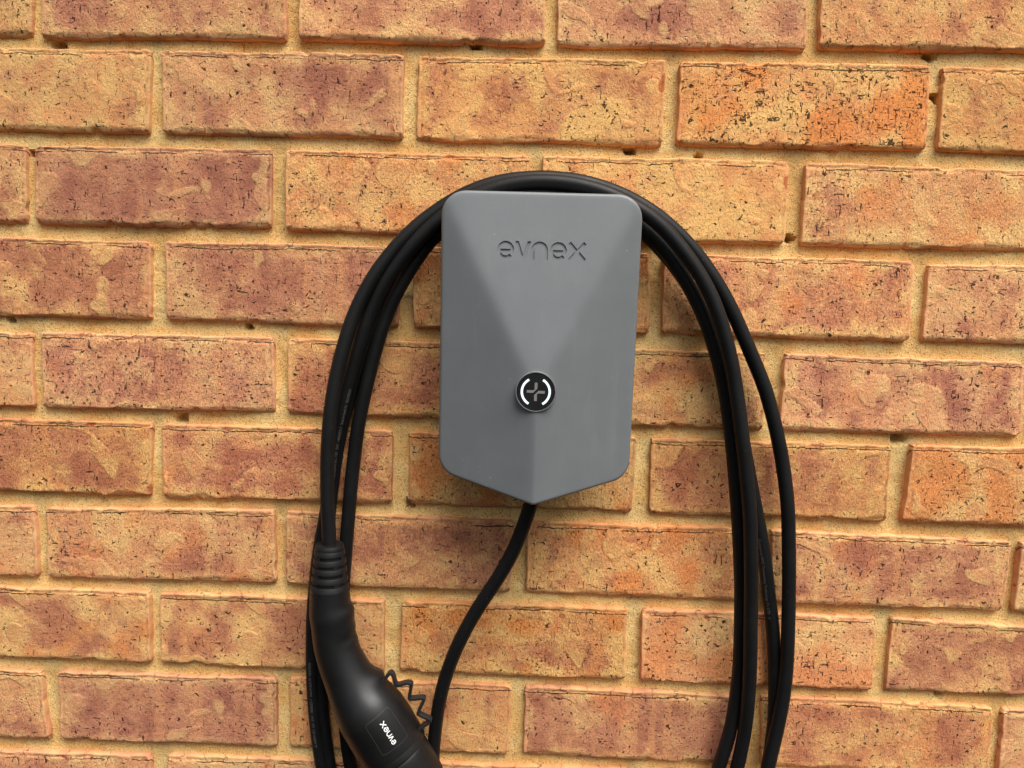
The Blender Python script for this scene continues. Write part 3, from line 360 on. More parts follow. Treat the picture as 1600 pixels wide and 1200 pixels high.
def rubber_material():
    t = NT('black_rubber'); tc = t.t.nodes.new('ShaderNodeTexCoord'); P = t.vmath('MULTIPLY', tc.outputs['Object'], (1000, 1000, 1000))
    d = t.noise(P, .03, 4, .6); fine = t.noise(P, .8, 3)
    dust = t.math('MULTIPLY', t.step(d, .5, .8), t.step(fine, .45, .7))
    c = t.mix(t.math('MULTIPLY', dust, .35), (.007, .007, .0072, 1), (.03, .027, .024, 1))
    sp = t.step(t.noise(P, .45, 1), .78, .81); c = t.mix(t.math('MULTIPLY', sp, .5), c, (.12, .10, .08, 1))
    t.set(Base_Color=c, Roughness=t.step(d, .3, .7, .45, .58), Normal=t.bump(fine, .25, .0002)); t.bsdf.inputs['Specular IOR Level'].default_value = .26
    return t.m

def cover_material():
    t = NT('grey_satin_plastic'); tc = t.t.nodes.new('ShaderNodeTexCoord'); P = t.vmath('MULTIPLY', tc.outputs['Object'], (1000, 1000, 1000))
    run = t.noise(t.vmath('MULTIPLY', P, (1, 1, .10)), .09, 3, .6); cl = t.noise(P, .035, 4, .6); fine = t.noise(P, 1.5, 2, .7)
    k = t.math('ADD', t.math('MULTIPLY', t.math('SUBTRACT', fine, .5), .20), t.math('MULTIPLY_ADD', t.math('SUBTRACT', cl, .5), .16, 1.))
    c = t.mix(1., (.163, .175, .182, 1), t.n('ShaderNodeCombineColor', ins={0: k, 1: k, 2: k}), 'MULTIPLY')
    c = t.mix(t.math('MULTIPLY', t.step(run, .56, .74), .10), c, (.30, .28, .25, 1))
    sp = t.math('MULTIPLY', t.step(t.voro(P, .085), .085, .05), t.step(cl, .48, .56)); c = t.mix(t.math('MULTIPLY', sp, .55), c, (.32, .30, .27, 1))
    t.set(Base_Color=c, Roughness=t.math('ADD', t.step(cl, .25, .75, .36, .48), t.step(run, .5, .8, 0., .08)), Normal=t.bump(fine, .3, .00025)); t.bsdf.inputs['Specular IOR Level'].default_value = .45
    return t.m

M_BRICK, M_MORTAR, M_RUBBER = brick_material(), mortar_material(), rubber_material()
M_COVER = cover_material()
M_BACK = simple('dark_grey_plastic', (.03, .03, .032, 1), .55)
M_RIM = simple('brushed_silver_rim', (.34, .34, .34, 1), .38, metal=.6)
M_DISC = simple('black_gloss_button', (.010, .010, .0105, 1), .35)
M_SYMBOL = simple('grey_symbol_print', (.20, .195, .19, 1), .5)
M_LED = simple('white_led_light', (.3, .3, .3, 1), .4, emit=((.80, .95, 1, 1), .72))
M_GRIP = simple('black_satin_plastic', (.007, .007, .0072, 1), .43, .4, tex=2.5, bump=.12, bdist=.0001)
M_RELIEF = simple('black_matt_boot', (.007, .007, .0072, 1), .5, .3)
M_STRAP = simple('dark_grey_rubber_strap', (.016, .016, .016, 1), .5, .45)
M_WHITE = simple('white_print', (.82, .82, .82, 1), .5)
M_PRINT = simple('faded_grey_print', (.13, .127, .12, 1), .6)
M_LINE = simple('worn_panel_edge', (.026, .025, .024, 1), .5)
M_TWIG = simple('dry_brown_debris', (.045, .028, .016, 1), .8)

# ------------------------------------------------------------------ brick wall
def noise1(rg, n, L, step):
    """smooth 1-D noise, n samples over L millimetres, feature size step"""
    k = max(int(L/step) + 3, 4); v = rg.normal(0, 1, k); x = np.linspace(0, L/step, n); i = x.astype(int); f = x - i; f = f*f*(3-2*f)
    i = np.clip(i, 0, k-2); return v[i]*(1-f) + v[i+1]*f
def noise2(rg, nu, nv, U, V, step):
    ku, kv = int(U.max()/step)+3, int(V.max()/step)+3; g = rg.normal(0, 1, (ku, kv))
    a, b = U/step, V/step; i, j = a.astype(int), b.astype(int); fa, fb = a-i, b-j; fa = fa*fa*(3-2*fa); fb = fb*fb*(3-2*fb)
    A = lambda p, q: g[np.clip(i+p, 0, ku-1)][:, np.clip(j+q, 0, kv-1)]
    fa, fb = fa[:, None], fb[None]
    return (A(0,0)*(1-fa)+A(1,0)*fa)*(1-fb)+(A(0,1)*(1-fa)+A(1,1)*fa)*fb
def sstep(x, a, b):
    t = np.clip((x-a)/(b-a), 0, 1); return t*t*(3-2*t)
BACKY = 20.
def brick_arrays(q, seed, fine):
    rg = np.random.default_rng(seed)
    tl, tr, br, bl = [np.array(q[i:i+2]) for i in (0, 2, 4, 6)]
    Wd = np.linalg.norm(tr-tl); Hd = np.linalg.norm(tl-bl)
    e = np.array([0, .35, .8, 1.4, 2.2, 3.2, 4.4, 6., 8.]) if fine else np.array([0, 1.5, 4.])
    stp = 2.6 if fine else 14.
    ax = lambda L: np.concatenate([e, np.linspace(e[-1], L-e[-1], int((L-2*e[-1])/stp)+1)[1:-1], L-e[::-1]])
    U, V = ax(Wd), ax(Hd); nu, nv = len(U), len(V)
    dl, dr, db, dt = U[:, None], Wd-U[:, None], V[None], Hd-V[None]
    # wandering outline
    def edge(n, L):
        a = .45*noise1(rg, n, L, 45) + .30*noise1(rg, n, L, 9) + .16*noise1(rg, n, L, 4)
        c = np.clip(noise1(rg, n, L, 7)-1.25, 0, 1)*2.4
        return a, c
    (wb, cb), (wt, ct) = edge(nu, Wd), edge(nu, Wd); (wl_, cl), (wr, cr) = edge(nv, Hd), edge(nv, Hd)
    s, t = U[:, None]/Wd, V[None]/Hd
    X = (bl[0]*(1-s)+br[0]*s)*(1-t)+(tl[0]*(1-s)+tr[0]*s)*t
    Z = (bl[1]*(1-s)+br[1]*s)*(1-t)+(tl[1]*(1-s)+tr[1]*s)*t
    fall = lambda dd: np.exp(-dd/5.)
    Z = Z + (wb+cb)[:, None]*fall(db) - (wt+.5*ct)[:, None]*fall(dt)
    X = X + (wl_+.6*cl)[None]*fall(dl) - (wr+.6*cr)[None]*fall(dr)
    # rounded corners
    rc = 3.0
    for (dx_, sx) in ((dl, 1), (dr, -1)):
        for (dz_, sz) in ((db, 1), (dt, -1)):
            m = np.clip(1-np.hypot(dx_, dz_)/rc/1.6, 0, 1); X = X + sx*m*rc*.30; Z = Z + sz*m*rc*.30
    # depth of the face
    Y = rg.normal(0, .5) + rg.normal(0, .6)*(s-.5)*2 + rg.normal(0, .35)*(t-.5)*2 + .28*noise2(rg, nu, nv, U, V, 22) + .10*noise2(rg, nu, nv, U, V, 6)
    rnd_ = lambda dd, R: R - np.sqrt(np.maximum(R*R-(R-np.clip(dd, 0, R))**2, 0))
    Rb = (1.3+.5*noise1(rg, nu, Wd, 14)+2.2*cb)[:, None].clip(.6, 6); Rt = (.9+.4*noise1(rg, nu, Wd, 16)+1.5*ct)[:, None].clip(.4, 5)
    Rl = (1.0+.4*noise1(rg, nv, Hd, 12))[None].clip(.5, 4); Rr = (1.2+.4*noise1(rg, nv, Hd, 12))[None].clip(.8, 4)
    Y = Y + np.maximum.reduce([rnd_(db+0*dl, Rb), rnd_(dt+0*dl, Rt), rnd_(dl+0*db, Rl), rnd_(dr+0*db, Rr)])
    # pressed lips along top and bottom arris
    if rg.random() < .75:
        lw = (4.6+.7*noise1(rg, nu, Wd, 12)+.3*noise1(rg, nu, Wd, 4))[:, None]; Y = Y + (1-sstep(dt, lw-.9, lw+.4))*rg.uniform(.5, 1.3)*np.clip(.8+.5*noise1(rg, nu, Wd, 40), 0, 1.3)[:, None]
    lw = (4.2+1.0*noise1(rg, nu, Wd, 15)+.3*noise1(rg, nu, Wd, 4))[:, None]; Y = Y + np.clip(1-db/lw.clip(1.5, 7), 0, 1)*rg.uniform(2.0, 3.6)
    lw = (4.5+.8*noise1(rg, nv, Hd, 12))[None]; Y = Y + (1-sstep(dl, lw-1.5, lw+1))*rg.uniform(.2, .7) + (1-sstep(dr, lw-1.5, lw+1))*rg.uniform(.3, 1.)
    v = np.stack([X, Y, Z], -1).reshape(-1, 3)
    faces = [(a, d, c, b) for a, b, c, d in grid_faces(nu, nv)]
    ring = [i*nv for i in range(nu)] + [(nu-1)*nv+j for j in range(1, nv)] + [i*nv+nv-1 for i in range(nu-2, -1, -1)] + [j for j in range(nv-2, 0, -1)]
    n0 = len(v); bk = v[ring].copy(); bk[:, 1] = BACKY; v = np.vstack([v, bk]); m = len(ring)
    faces += [(ring[k], n0+k, n0+(k+1) % m, ring[(k+1) % m]) for k in range(m)]
    ev = np.concatenate([(np.minimum(db, dt)+0*dl).ravel(), np.full(m, -6.)]); eh = np.concatenate([(np.minimum(dl, dr)+0*db).ravel(), np.full(m, -6.)])
    faces = [f[::-1] for f in faces]
    et = np.concatenate([(dt+0*dl).ravel(), np.full(m, -6.)])
    return v, faces, ev, eh, et

allq = np.array([b[0] for b in BRICKS]); zlo, zhi, xlo, xhi = allq[:, 1::2].min(), allq[:, 1::2].max(), allq[:, 0::2].min(), allq[:, 0::2].max()
wall = empty('brick_wall', (0, .05, zlo*.001), 'orange and purple-brown clay brick wall with sandy yellow mortar', 'wall')
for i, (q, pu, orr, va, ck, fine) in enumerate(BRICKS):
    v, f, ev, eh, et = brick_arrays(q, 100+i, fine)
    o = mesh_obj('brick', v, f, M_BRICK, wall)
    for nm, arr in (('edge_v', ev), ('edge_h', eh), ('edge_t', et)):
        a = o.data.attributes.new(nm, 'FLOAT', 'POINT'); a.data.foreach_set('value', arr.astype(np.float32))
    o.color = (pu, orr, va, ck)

def mortar():
    rg = np.random.default_rng(3)
    fx = np.concatenate([np.linspace(xlo-4, -530, 8)[:-1], np.arange(-530, 530, 2.6), np.linspace(530, xhi+4, 8)])
    fz = np.concatenate([np.linspace(zlo-4, 790, 10)[:-1], np.arange(790, 1530, 2.6), np.linspace(1530, zhi+4, 8)])
    U, V = fx-fx[0], fz-fz[0]; nu, nv = len(fx), len(fz)
    Y = 7.2 + 1.0*noise2(rg, nu, nv, U, V, 60) + .35*noise2(rg, nu, nv, U, V, 14) + .28*noise2(rg, nu, nv, U, V, 5)
    X, Z = np.meshgrid(fx, fz, indexing='ij')
    for hx, hz, r in HOLES:
        dd = np.hypot((X-hx)*.85, (Z-hz)*1.3) + .9*noise2(rg, nu, nv, U, V, 4)
        Y += 15*(1-sstep(dd, r*.45, r*1.0))
    for k in range(40):
        hx, hz, r = rg.uniform(-520, 520), rg.uniform(800, 1500), rg.uniform(2.5, 4.5)
        Y += rg.choice([-1.4, -1.4, 2.5])*(1-sstep(np.hypot(X-hx, Z-hz), r*.3, r))
    v = np.stack([X, Y, Z], -1).reshape(-1, 3); f = grid_faces(nu, nv)
    ring = [i*nv for i in range(nu)] + [(nu-1)*nv+j for j in range(1, nv)] + [i*nv+nv-1 for i in range(nu-2, -1, -1)] + [j for j in range(nv-2, 0, -1)]
    n0 = len(v); b = v[ring].copy(); b[:, 1] = 105; v = np.vstack([v, b]); m = len(ring)
    f += [(ring[k], ring[(k+1) % m], n0+(k+1) % m, n0+k)[::-1] for k in range(m)]
    f += [tuple(range(n0, n0+m))]
    return v, [g[::-1] for g in f]
v, f = mortar(); mesh_obj('mortar', v, f, M_MORTAR, wall, sharp=60)

# ------------------------------------------------------------------ lettering strokes for the word on the cover and the plug
def band(pts, wd):
    """closed outline of a stroke of width wd along 2-D points"""
    p = np.array(pts, float); d = np.gradient(p, axis=0); d /= np.linalg.norm(d, axis=1)[:, None]; n = np.stack([-d[:, 1], d[:, 0]], -1)*wd/2
    return np.vstack([p+n, (p-n)[::-1]])
def word_strokes(wd=.195):
    out = []; h = wd/2
    arc = lambda cx, cy, r, a0, a1, n=22: [(cx+r*math.cos(math.radians(a)), cy+r*math.sin(math.radians(a))) for a in np.linspace(a0, a1, n)]
    def e(x):
        out.append(band(arc(x+.5, .5, .5-h, 0, 318, 40), wd)); out.append(band([(x+h*.6, .47), (x+1-h*.45, .47)], wd*.9))
    e(0)
    out.append(np.array([(1.06, 1), (1.06+wd*1.08, 1), (1.53, .26), (2.0-wd*1.08, 1), (2.0, 1), (1.53+wd*.56, 0), (1.53-wd*.56, 0)]))
    out.append(band([(2.11, 0)]+[(2.11, y) for y in (.2, .4)]+arc(2.51, .51, .4, 180, 0, 22)+[(2.91, .4), (2.91, .2), (2.91, 0)], wd))
    e(3.12)
    out.append(band([(4.27, .98), (4.73, .5), (5.19, .02)], wd)); out.append(band([(4.27, .02), (4.73, .5), (5.19, .98)], wd))
    return out, 5.25
def prism(poly, place, z0, z1):
    n = len(poly); v = [place(p[0], p[1], z0) for p in poly] + [place(p[0], p[1], z1) for p in poly]
    f = [tuple(range(n))[::-1], tuple(range(n, 2*n))] + [(k, (k+1) % n, n+(k+1) % n, n+k) for k in range(n)]
    return v, f

# ------------------------------------------------------------------ wall charger
CX, AZ = 6.2, 1116.5                      # apex of the faceted cover
charger = empty('wall_charger', (CX*.001, 0, 1.0205), 'grey faceted wall-mounted car charger with debossed lettering and round lit button', 'charger')
HW, ZT, ZB, ZP = 84.2, 1281.5-AZ, 1039.2-AZ, 1018.6-AZ
def depth(x, z):
    a = np.stack([104 - 24*z/165., 104 + .04*z - .364*(-x), 104 + .04*z - .364*x])
    k = 1.1; return -k*np.log(np.exp(-(a-104)/k).sum(0)) + 104
def outline():
    """rounded pentagon, counter-clockwise seen from the front"""
    c = [(-HW, ZT, 21), (-HW, ZB, 19), (0, ZP, 9), (HW, ZB, 19), (HW, ZT, 21)]; pts = []
    n = len(c)
    for i in range(n):
        p = np.array(c[i][:2]); a = np.array(c[i-1][:2])-p; b = np.array(c[(i+1) % n][:2])-p
        a /= np.linalg.norm(a); b /= np.linalg.norm(b); ang = math.acos(a@b); r = c[i][2]; tl = r/math.tan(ang/2)
        bis = (a+b)/np.linalg.norm(a+b); ce = p+bis*r/math.sin(ang/2)
        s0, s1 = p+a*tl-ce, p+b*tl-ce; a0 = math.atan2(s0[1], s0[0]); a1 = math.atan2(s1[1], s1[0])
        da = (a1-a0+math.pi) % (2*math.pi)-math.pi
        pts += [ce+r*np.array([math.cos(a0+da*k/14), math.sin(a0+da*k/14)]) for k in range(15)]
    p = np.array(pts); out = []
    for i in range(len(p)):                # fill the straight runs
        q = p[(i+1) % len(p)]; L = np.linalg.norm(q-p[i]); m = max(1, int(L/5)); out += [p[i]+(q-p[i])*k/m for k in range(m)]
    return np.array(out)
OUT = outline(); NO = len(OUT)
nrm = np.roll(OUT, -1, 0)-np.roll(OUT, 1, 0); nrm /= np.linalg.norm(nrm, axis=1)[:, None]; inw = np.stack([-nrm[:, 1], nrm[:, 0]], -1)
v = []; f = []
R_ = 2.6
off = [R_*(1-math.cos(a)) for a in np.linspace(0, math.pi/2, 7)]
skirt = [(3.0, None, 46.), (1.6, None, 60.)]
for ins, _, back in skirt[:1]:
    p = OUT+inw*2.2; v += [(x, -44., z) for x, z in p]
rim_d = depth(*OUT.T)
v += [(OUT[k][0], -(rim_d[k]-R_-.0), OUT[k][1]) for k in range(NO)]
for o_ in off[1:]:
    p = OUT+inw*o_; dd = depth(*p.T)-(R_-math.sqrt(max(R_*R_-(R_-o_)**2, 0))); v += [(p[k][0], -dd[k], p[k][1]) for k in range(NO)]
inner = OUT+inw*off[-1]
for s in (.985, .96, .93, .89, .84, .78, .71, .63, .54, .45, .36, .27, .18, .10, .04):
    p = inner*s; dd = depth(*p.T); v += [(p[k][0], -dd[k], p[k][1]) for k in range(NO)]
nr = len(v)//NO; f = [g[::-1] for g in grid_faces(nr, NO, True)]
v.append((0, -float(depth(np.array(0.), np.array(0.))), 0)); ci = len(v)-1; b0 = (nr-1)*NO
f += [(b0+k, ci, b0+(k+1) % NO)[::-1] for k in range(NO)][::1]
f = [g[::-1] for g in f]
bk = len(v); f.append(tuple(range(NO))[::-1])
v = np.array(v)+np.array([CX, 0, AZ])
cover = mesh_obj('cover', v, f, M_COVER, charger)
# make normals consistent, then cut the lettering into the cover
bm = bmesh.new(); bm.from_mesh(cover.data); bmesh.ops.recalc_face_normals(bm, faces=bm.faces); bm.to_mesh(cover.data); bm.free()
strokes, wlen = word_strokes()
TXL, TXR, TZ = -30.0, 43.8, 1225.3
sc = (TXR-TXL)/wlen; HT = 15.0
for st in strokes:
    def place(a, b, z):
        x, zz = TXL+a*sc, TZ+b*HT; dd = 104-24*(zz-AZ)/165.; return (x, -(dd-1.3)-z, zz)
    cv, cf = prism(st, place, 0, 6)
    cut = mesh_obj('lettering_cutter', cv, cf, M_COVER, None, smooth=False)
    bm = bmesh.new(); bm.from_mesh(cut.data); bmesh.ops.recalc_face_normals(bm, faces=bm.faces); bm.to_mesh(cut.data); bm.free()
    md = cover.modifiers.new('cut', 'BOOLEAN'); md.operation = 'DIFFERENCE'; md.object = cut; md.solver = 'EXACT'
    dg = bpy.context.evaluated_depsgraph_get(); dg.update(); me = bpy.data.meshes.new_from_object(cover.evaluated_get(dg)); cover.modifiers.clear(); cover.data = me; me.name = 'cover'
    bpy.data.objects.remove(cut)
me.polygons.foreach_set('use_smooth', [True]*len(me.polygons)); me.set_sharp_from_angle(angle=math.radians(32))

def boxv(x0, x1, y0, y1, z0, z1, bev=3.):
    bm = bmesh.new(); bmesh.ops.create_cube(bm, size=1)
    for q in bm.verts: q.co = Vector(((x0+x1)/2+q.co.x*(x1-x0), (y0+y1)/2+q.co.y*(y1-y0), (z0+z1)/2+q.co.z*(z1-z0)))
    bmesh.ops.bevel(bm, geom=list(bm.edges), offset=bev, segments=3, affect='EDGES', profile=.5)
    bm.verts.index_update(); r = [tuple(q.co) for q in bm.verts], [tuple(q.index for q in g.verts) for g in bm.faces]; bm.free(); return r
v, f = boxv(CX-62, CX+62, -45, -.5, AZ-72, 1279, 5); mesh_obj('back_box', v, f, M_BACK, charger, sharp=40)

def lathe(profile, c, ax_u, ax_v, ax_n, seg=64):
    v = []; 
    for r, h in profile:
        for k in range(seg):
            a = 2*math.pi*k/seg; v.append(np.array(c)+r*math.cos(a)*ax_u+r*math.sin(a)*ax_v+h*ax_n)
    f = grid_faces(len(profile), seg, True); f.append(tuple(range(seg))[::-1]); f.append(tuple(range((len(profile)-1)*seg, len(profile)*seg)))
    return v, f
EX, EZ, EN = np.array([1., 0, 0]), np.array([0, 0, 1.]), np.array([0, -1., 0])
BC = np.array([5.6, -96.5, 1116.6])
ring = [(16.6, -2), (16.9, 3.5), (16.9, 6.6), (16.6, 7.1), (16.05, 7.1), (15.95, 6.6), (15.9, 5.6)]
v, f = lathe(ring, BC, EX, EZ, EN); button = mesh_obj('button', v, f, M_RIM, charger, sharp=35)
v, f = lathe([(15.85, 5.7), (15.85, 6.6), (15.7, 6.75)], BC, EX, EZ, EN); mesh_obj('button_face', v, f, M_DISC, button, sharp=35)
def flat(poly, h0, h1):
    return prism(poly, lambda a, b, z: tuple(BC+a*EX+b*EZ+z*EN), h0, h1)
for a0 in (180, 0):
    arc = [(11.55*math.cos(math.radians(a0+a)), 11.55*math.sin(math.radians(a0+a))) for a in np.linspace(-60, 60, 40)]
    v, f = flat(band(arc, 1.9), 6.7, 6.98); mesh_obj('light_arc', v, f, M_LED, button, smooth=False)
k = .053
p1 = np.array([(-20,145),(24,145),(24,52),(-42,-17),(-142,-17),(-142,24),(-36,24),(-20,40)], float)*k
for sg in (1, -1):
    v, f = flat(p1*sg, 6.7, 6.95); mesh_obj('symbol', v, f, M_SYMBOL, button, smooth=False)

# ------------------------------------------------------------------ charging cable
def frames(p):
    t = np.gradient(p, axis=0); t /= np.linalg.norm(t, axis=1)[:, None]
    return t
def spline(p, step):
    """Catmull-Rom through points, resampled"""
    p = np.asarray(p, float); q = np.vstack([2*p[0]-p[1], p, 2*p[-1]-p[-2]]); out = []
    for i in range(1, len(q)-2):
        a, b, c, d = q[i-1:i+3]; n = max(2, int(np.linalg.norm(c-b)/step)+1)
        for k in range(n):
            t = k/n; out.append(.5*((2*b)+(c-a)*t+(2*a-5*b+4*c-d)*t*t+(-a+3*b-3*c+d)*t**3))
    out.append(p[-1]); return np.array(out)
def sweep(path, rad, seg=18, cap=True):
    """tube whose first spoke always leans away from the wall; returns verts, faces and the frame"""
    t = frames(path); ref = np.array([0, -1., 0]); n = ref-(t@ref)[:, None]*t; n /= np.linalg.norm(n, axis=1)[:, None]; b = np.cross(t, n)
    rad = np.broadcast_to(np.asarray(rad, float), (len(path),)); a = np.linspace(0, 2*np.pi, seg, endpoint=False)
    v = path[:, None]+rad[:, None, None]*(np.cos(a)[None, :, None]*n[:, None]+np.sin(a)[None, :, None]*b[:, None])
    f = grid_faces(len(path), seg, True)
    if cap: f += [tuple(range(seg))[::-1], tuple(range((len(path)-1)*seg, len(path)*seg))]
    return v.reshape(-1, 3), f, (t, n, b)
CR = 6.6
cp = spline(CABLE, 6.)
v, f, _ = sweep(cp, CR); f = [g[::-1] for g in f]
cable = mesh_obj('charging_cable', v, f, M_RUBBER, None, sharp=50)
cable['label'] = 'thick black charging cable coiled in long loops over the grey wall charger'; cable['category'] = 'cable'

def text_mesh(txt, size):
    cu = bpy.data.curves.new('tmp', 'FONT'); cu.body = txt; cu.size = size; cu.resolution_u = 2
    o = bpy.data.objects.new('tmp', cu); S.collection.objects.link(o); dg = bpy.context.evaluated_depsgraph_get(); dg.update()
    m = o.evaluated_get(dg).to_mesh(); v = [tuple(q.co) for q in m.vertices]; f = [tuple(q.vertices) for q in m.polygons]
    o.evaluated_get(dg).to_mesh_clear(); bpy.data.objects.remove(o); bpy.data.curves.remove(cu); return np.array(v), f
def cable_print(txt, key, start, ang, rev, size=3.6):
    """wrap a line of print round the cable: start in mm from the beginning of the strand, ang from the side facing out"""
    a, b = MARK[key]; p = spline(CABLE[a:b+1], 1.0)
    if rev: p = p[::-1]
    s = np.r_[0, np.cumsum(np.linalg.norm(np.diff(p, axis=0), axis=1))]
    _, _, (t, n, bb) = sweep(p, CR)
    tv, tf = text_mesh(txt, size); out = []
    for x, y, _z in tv:
        q = start+x; g = lambda arr: np.array([np.interp(q, s, arr[:, i]) for i in range(3)])
        th = math.radians(ang)+ (y-size*.35)/CR; c, nn, b2 = g(p), g(n), g(bb); nn /= np.linalg.norm(nn); b2 /= np.linalg.norm(b2)
        out.append(c+(CR+.12)*(math.cos(th)*nn-math.sin(th)*b2))
    o = mesh_obj('cable_print', out, tf, M_PRINT, cable, smooth=False)
    return o
cable_print('\u25B3 62893 IEC 123  EVC  H05BZ5-F  3x6.0+2x0.75  450/750V', 'L2', PRN[0], PRN[1], True)
cable_print('\u25B3 62893 IEC 123  EVC  H05BZ5-F  3x6.0+2x0.75  450/750V', 'L2', PRN[2], PRN[3], True)
cable_print('Guangdong OMG Transmitting Technology Co LTD   //', 'R4', PRN[4], PRN[5], True)

# ------------------------------------------------------------------ charging plug
plug = empty('charging_plug', (CONN[0][0]*.001, CONN[0][1]*.001, CAP[-1][2]*.001), 'black pistol-shaped charging plug with white lettering hanging at lower left', 'plug')
A = spline(np.array(CONN), 2.); pc, pr = A[:, :3], A[:, 3]
kk = np.exp(-.5*(np.arange(-6, 7)/2.2)**2); kk /= kk.sum()
def smo(x): return np.convolve(np.r_[np.full(6, x[0])+(np.arange(-6, 0))*(x[1]-x[0]), x, np.full(6, x[-1])+np.arange(1, 7)*(x[-1]-x[-2])], kk, 'valid')
pc = np.stack([smo(pc[:, i]) for i in range(3)], -1); pr = smo(pr)
v, f, fr = sweep(pc, pr, 48); f = [g[::-1] for g in f]
v = v.reshape(len(pc), 48, 3)
a = np.linspace(0, 2*np.pi, 48, endpoint=False); s = np.r_[0, np.cumsum(np.linalg.norm(np.diff(pc, axis=0), axis=1))]
# finger ridges on the inside of the grip
for s0 in (24, 40, 55):
    wgt = np.exp(-((s-s0)/5.)**2)[:, None]*np.clip(np.cos(a-RIDGE), 0, 1)[None]**4*1.1
    v += wgt[..., None]*(v-pc[:, None])/pr[:, None, None]
wgt = (4.5*np.exp(-((s-SHO)/8.)**2))[:, None]*np.clip(np.cos(a-RIDGE+.3), 0, 1)[None]**4      # shoulder that carries the strap
v += wgt[..., None]*(v-pc[:, None])/pr[:, None, None]
grip = mesh_obj('grip', v.reshape(-1, 3), f, M_GRIP, plug, sharp=50)
# end collar of the body
d0 = pc[-1]-pc[-6]; d0 /= np.linalg.norm(d0)
n0 = np.array([0, -1., 0])-d0*(-d0[1]); n0 /= np.linalg.norm(n0); b0 = np.cross(d0, n0)
r0 = pr[-1]
v, f = lathe([(r0-.4, -6.4), (r0+.7, -5.8), (r0+.9, -4), (r0+.9, .2), (r0+.2, 1.0), (r0-3, 1.0)], pc[-1], n0, b0, d0); mesh_obj('collar', v, [g[::-1] for g in f], M_GRIP, plug, sharp=40)
# dust cap and its zigzag strap
C2 = np.array(CAP)
ctr = [pc[-1]+d0*h for h in (1.6, 2.6, 5, 12, 25, 40, 47, 51, 52)]; rr = [r0-2.5, r0-1.6, r0-1.1, r0-1., r0-1.2, r0-1.6, r0-3.5, r0-9, r0-16]
v = []
for c_, r_ in zip(ctr, rr):
    for k in range(48): v.append(c_+r_*(math.cos(a[k])*n0+math.sin(a[k])*b0))
f = [g[::-1] for g in grid_faces(len(ctr), 48, True)]+[tuple(range(48)), tuple(range(8*48, 9*48))[::-1]]
capo = mesh_obj('dust_cap', v, f, M_RELIEF, plug, sharp=40)
sp = spline(np.array(STRAP), 1.2); t = frames(sp); up = np.array([0, -1., 0]); side = np.cross(t, up); side /= np.linalg.norm(side, axis=1)[:, None]
v = []
for i in range(len(sp)):
    for (su, sv) in ((-1, -1), (1, -1), (1, 1), (-1, 1)): v.append(sp[i]+side[i]*1.45*su+up*3.4*sv)
f = grid_faces(len(sp), 4, True)+[(0, 1, 2, 3), tuple(range(4*len(sp)-4, 4*len(sp)))[::-1]]
st = mesh_obj('strap', v, f, M_STRAP, plug, sharp=40)
bm = bmesh.new(); bm.from_mesh(st.data); bmesh.ops.recalc_face_normals(bm, faces=bm.faces); bmesh.ops.bevel(bm, geom=[e for e in bm.edges if e.calc_face_angle(0) > 1.2], offset=.0004, segments=2, affect='EDGES'); bm.to_mesh(st.data); bm.free()
e0, e1 = sp[0], sp[3]; tt = (e1-e0)/np.linalg.norm(e1-e0); nn = np.cross(tt, up)
v, f = lathe([(2.6, -2.5), (2.9, -2), (2.9, 1.2), (2.4, 1.8)], e0, nn, up, tt, 20); mesh_obj('strap_anchor', v, [g[::-1] for g in f], M_STRAP, plug, sharp=40)

# strain relief: core, rings and bridges
tp = np.array(RELIEF[0]); bt = np.array(RELIEF[1]); dz = (bt-tp); LR = np.linalg.norm(dz); dz = dz/LR
nx = np.array([0, -1., 0])-dz*(-dz[1]); nx /= np.linalg.norm(nx); bx = np.cross(dz, nx)
rad = lambda h: RELIEF[2]+(RELIEF[3]-RELIEF[2])*h/LR
v, f = lathe([(rad(h)-1.5, h) for h in (1., LR*.3, LR*.6, LR-.5)], tp, nx, bx, dz, 40); core = mesh_obj('strain_relief', v, [g[::-1] for g in f], M_RELIEF, plug, sharp=40)
bands = [(0, 4.2), (4.5, 9.6), (12.7, 17.9), (21.0, 26.2), (29.4, 34.7), (37.9, LR)]
for i, (h0, h1) in enumerate(bands):
    g_ = .12
    r_a, r_b = (rad(h0)-.5, rad(h1)-.5) if i == 0 else (rad(h0), rad(h1))
    v, f = lathe([(r_a-2.2, h0), (r_a-g_, h0), (r_a, h0+g_), (r_b, h1-g_), (r_b-g_, h1), (r_b-2.2, h1)], tp, nx, bx, dz, 48); mesh_obj('ring', v, [g[::-1] for g in f], M_RELIEF, core, sharp=40)
gaps = [(9.6, 12.7), (17.9, 21.0), (26.2, 29.4), (34.7, 37.9)]
for i, (h0, h1) in enumerate(gaps):
    for base in ((33, -69) if i % 2 == 0 else (-37, 120)):
        v = []
        for h in (h0-.3, h1+.3):
            for rr_ in (rad(h)-2.4, rad(h)-.15):
                for an in np.linspace(base-10, base+10, 6): q = math.radians(an); v.append(tp+dz*h+rr_*(math.cos(q)*nx+math.sin(q)*bx))
        f = [(k, k+1, 7+k, 6+k) for k in range(5)]+[(12+k, 18+k, 19+k, 13+k) for k in range(5)]+[(6+k, 7+k, 19+k, 18+k) for k in range(5)]+[(0, 6, 18, 12), (5, 17, 23, 11)]+[(k, 12+k, 13+k, k+1) for k in range(5)]
        o = mesh_obj('bridge', v, f, M_RELIEF, core, smooth=False)
        bm = bmesh.new(); bm.from_mesh(o.data); bmesh.ops.recalc_face_normals(bm, faces=bm.faces); bm.to_mesh(o.data); bm.free()

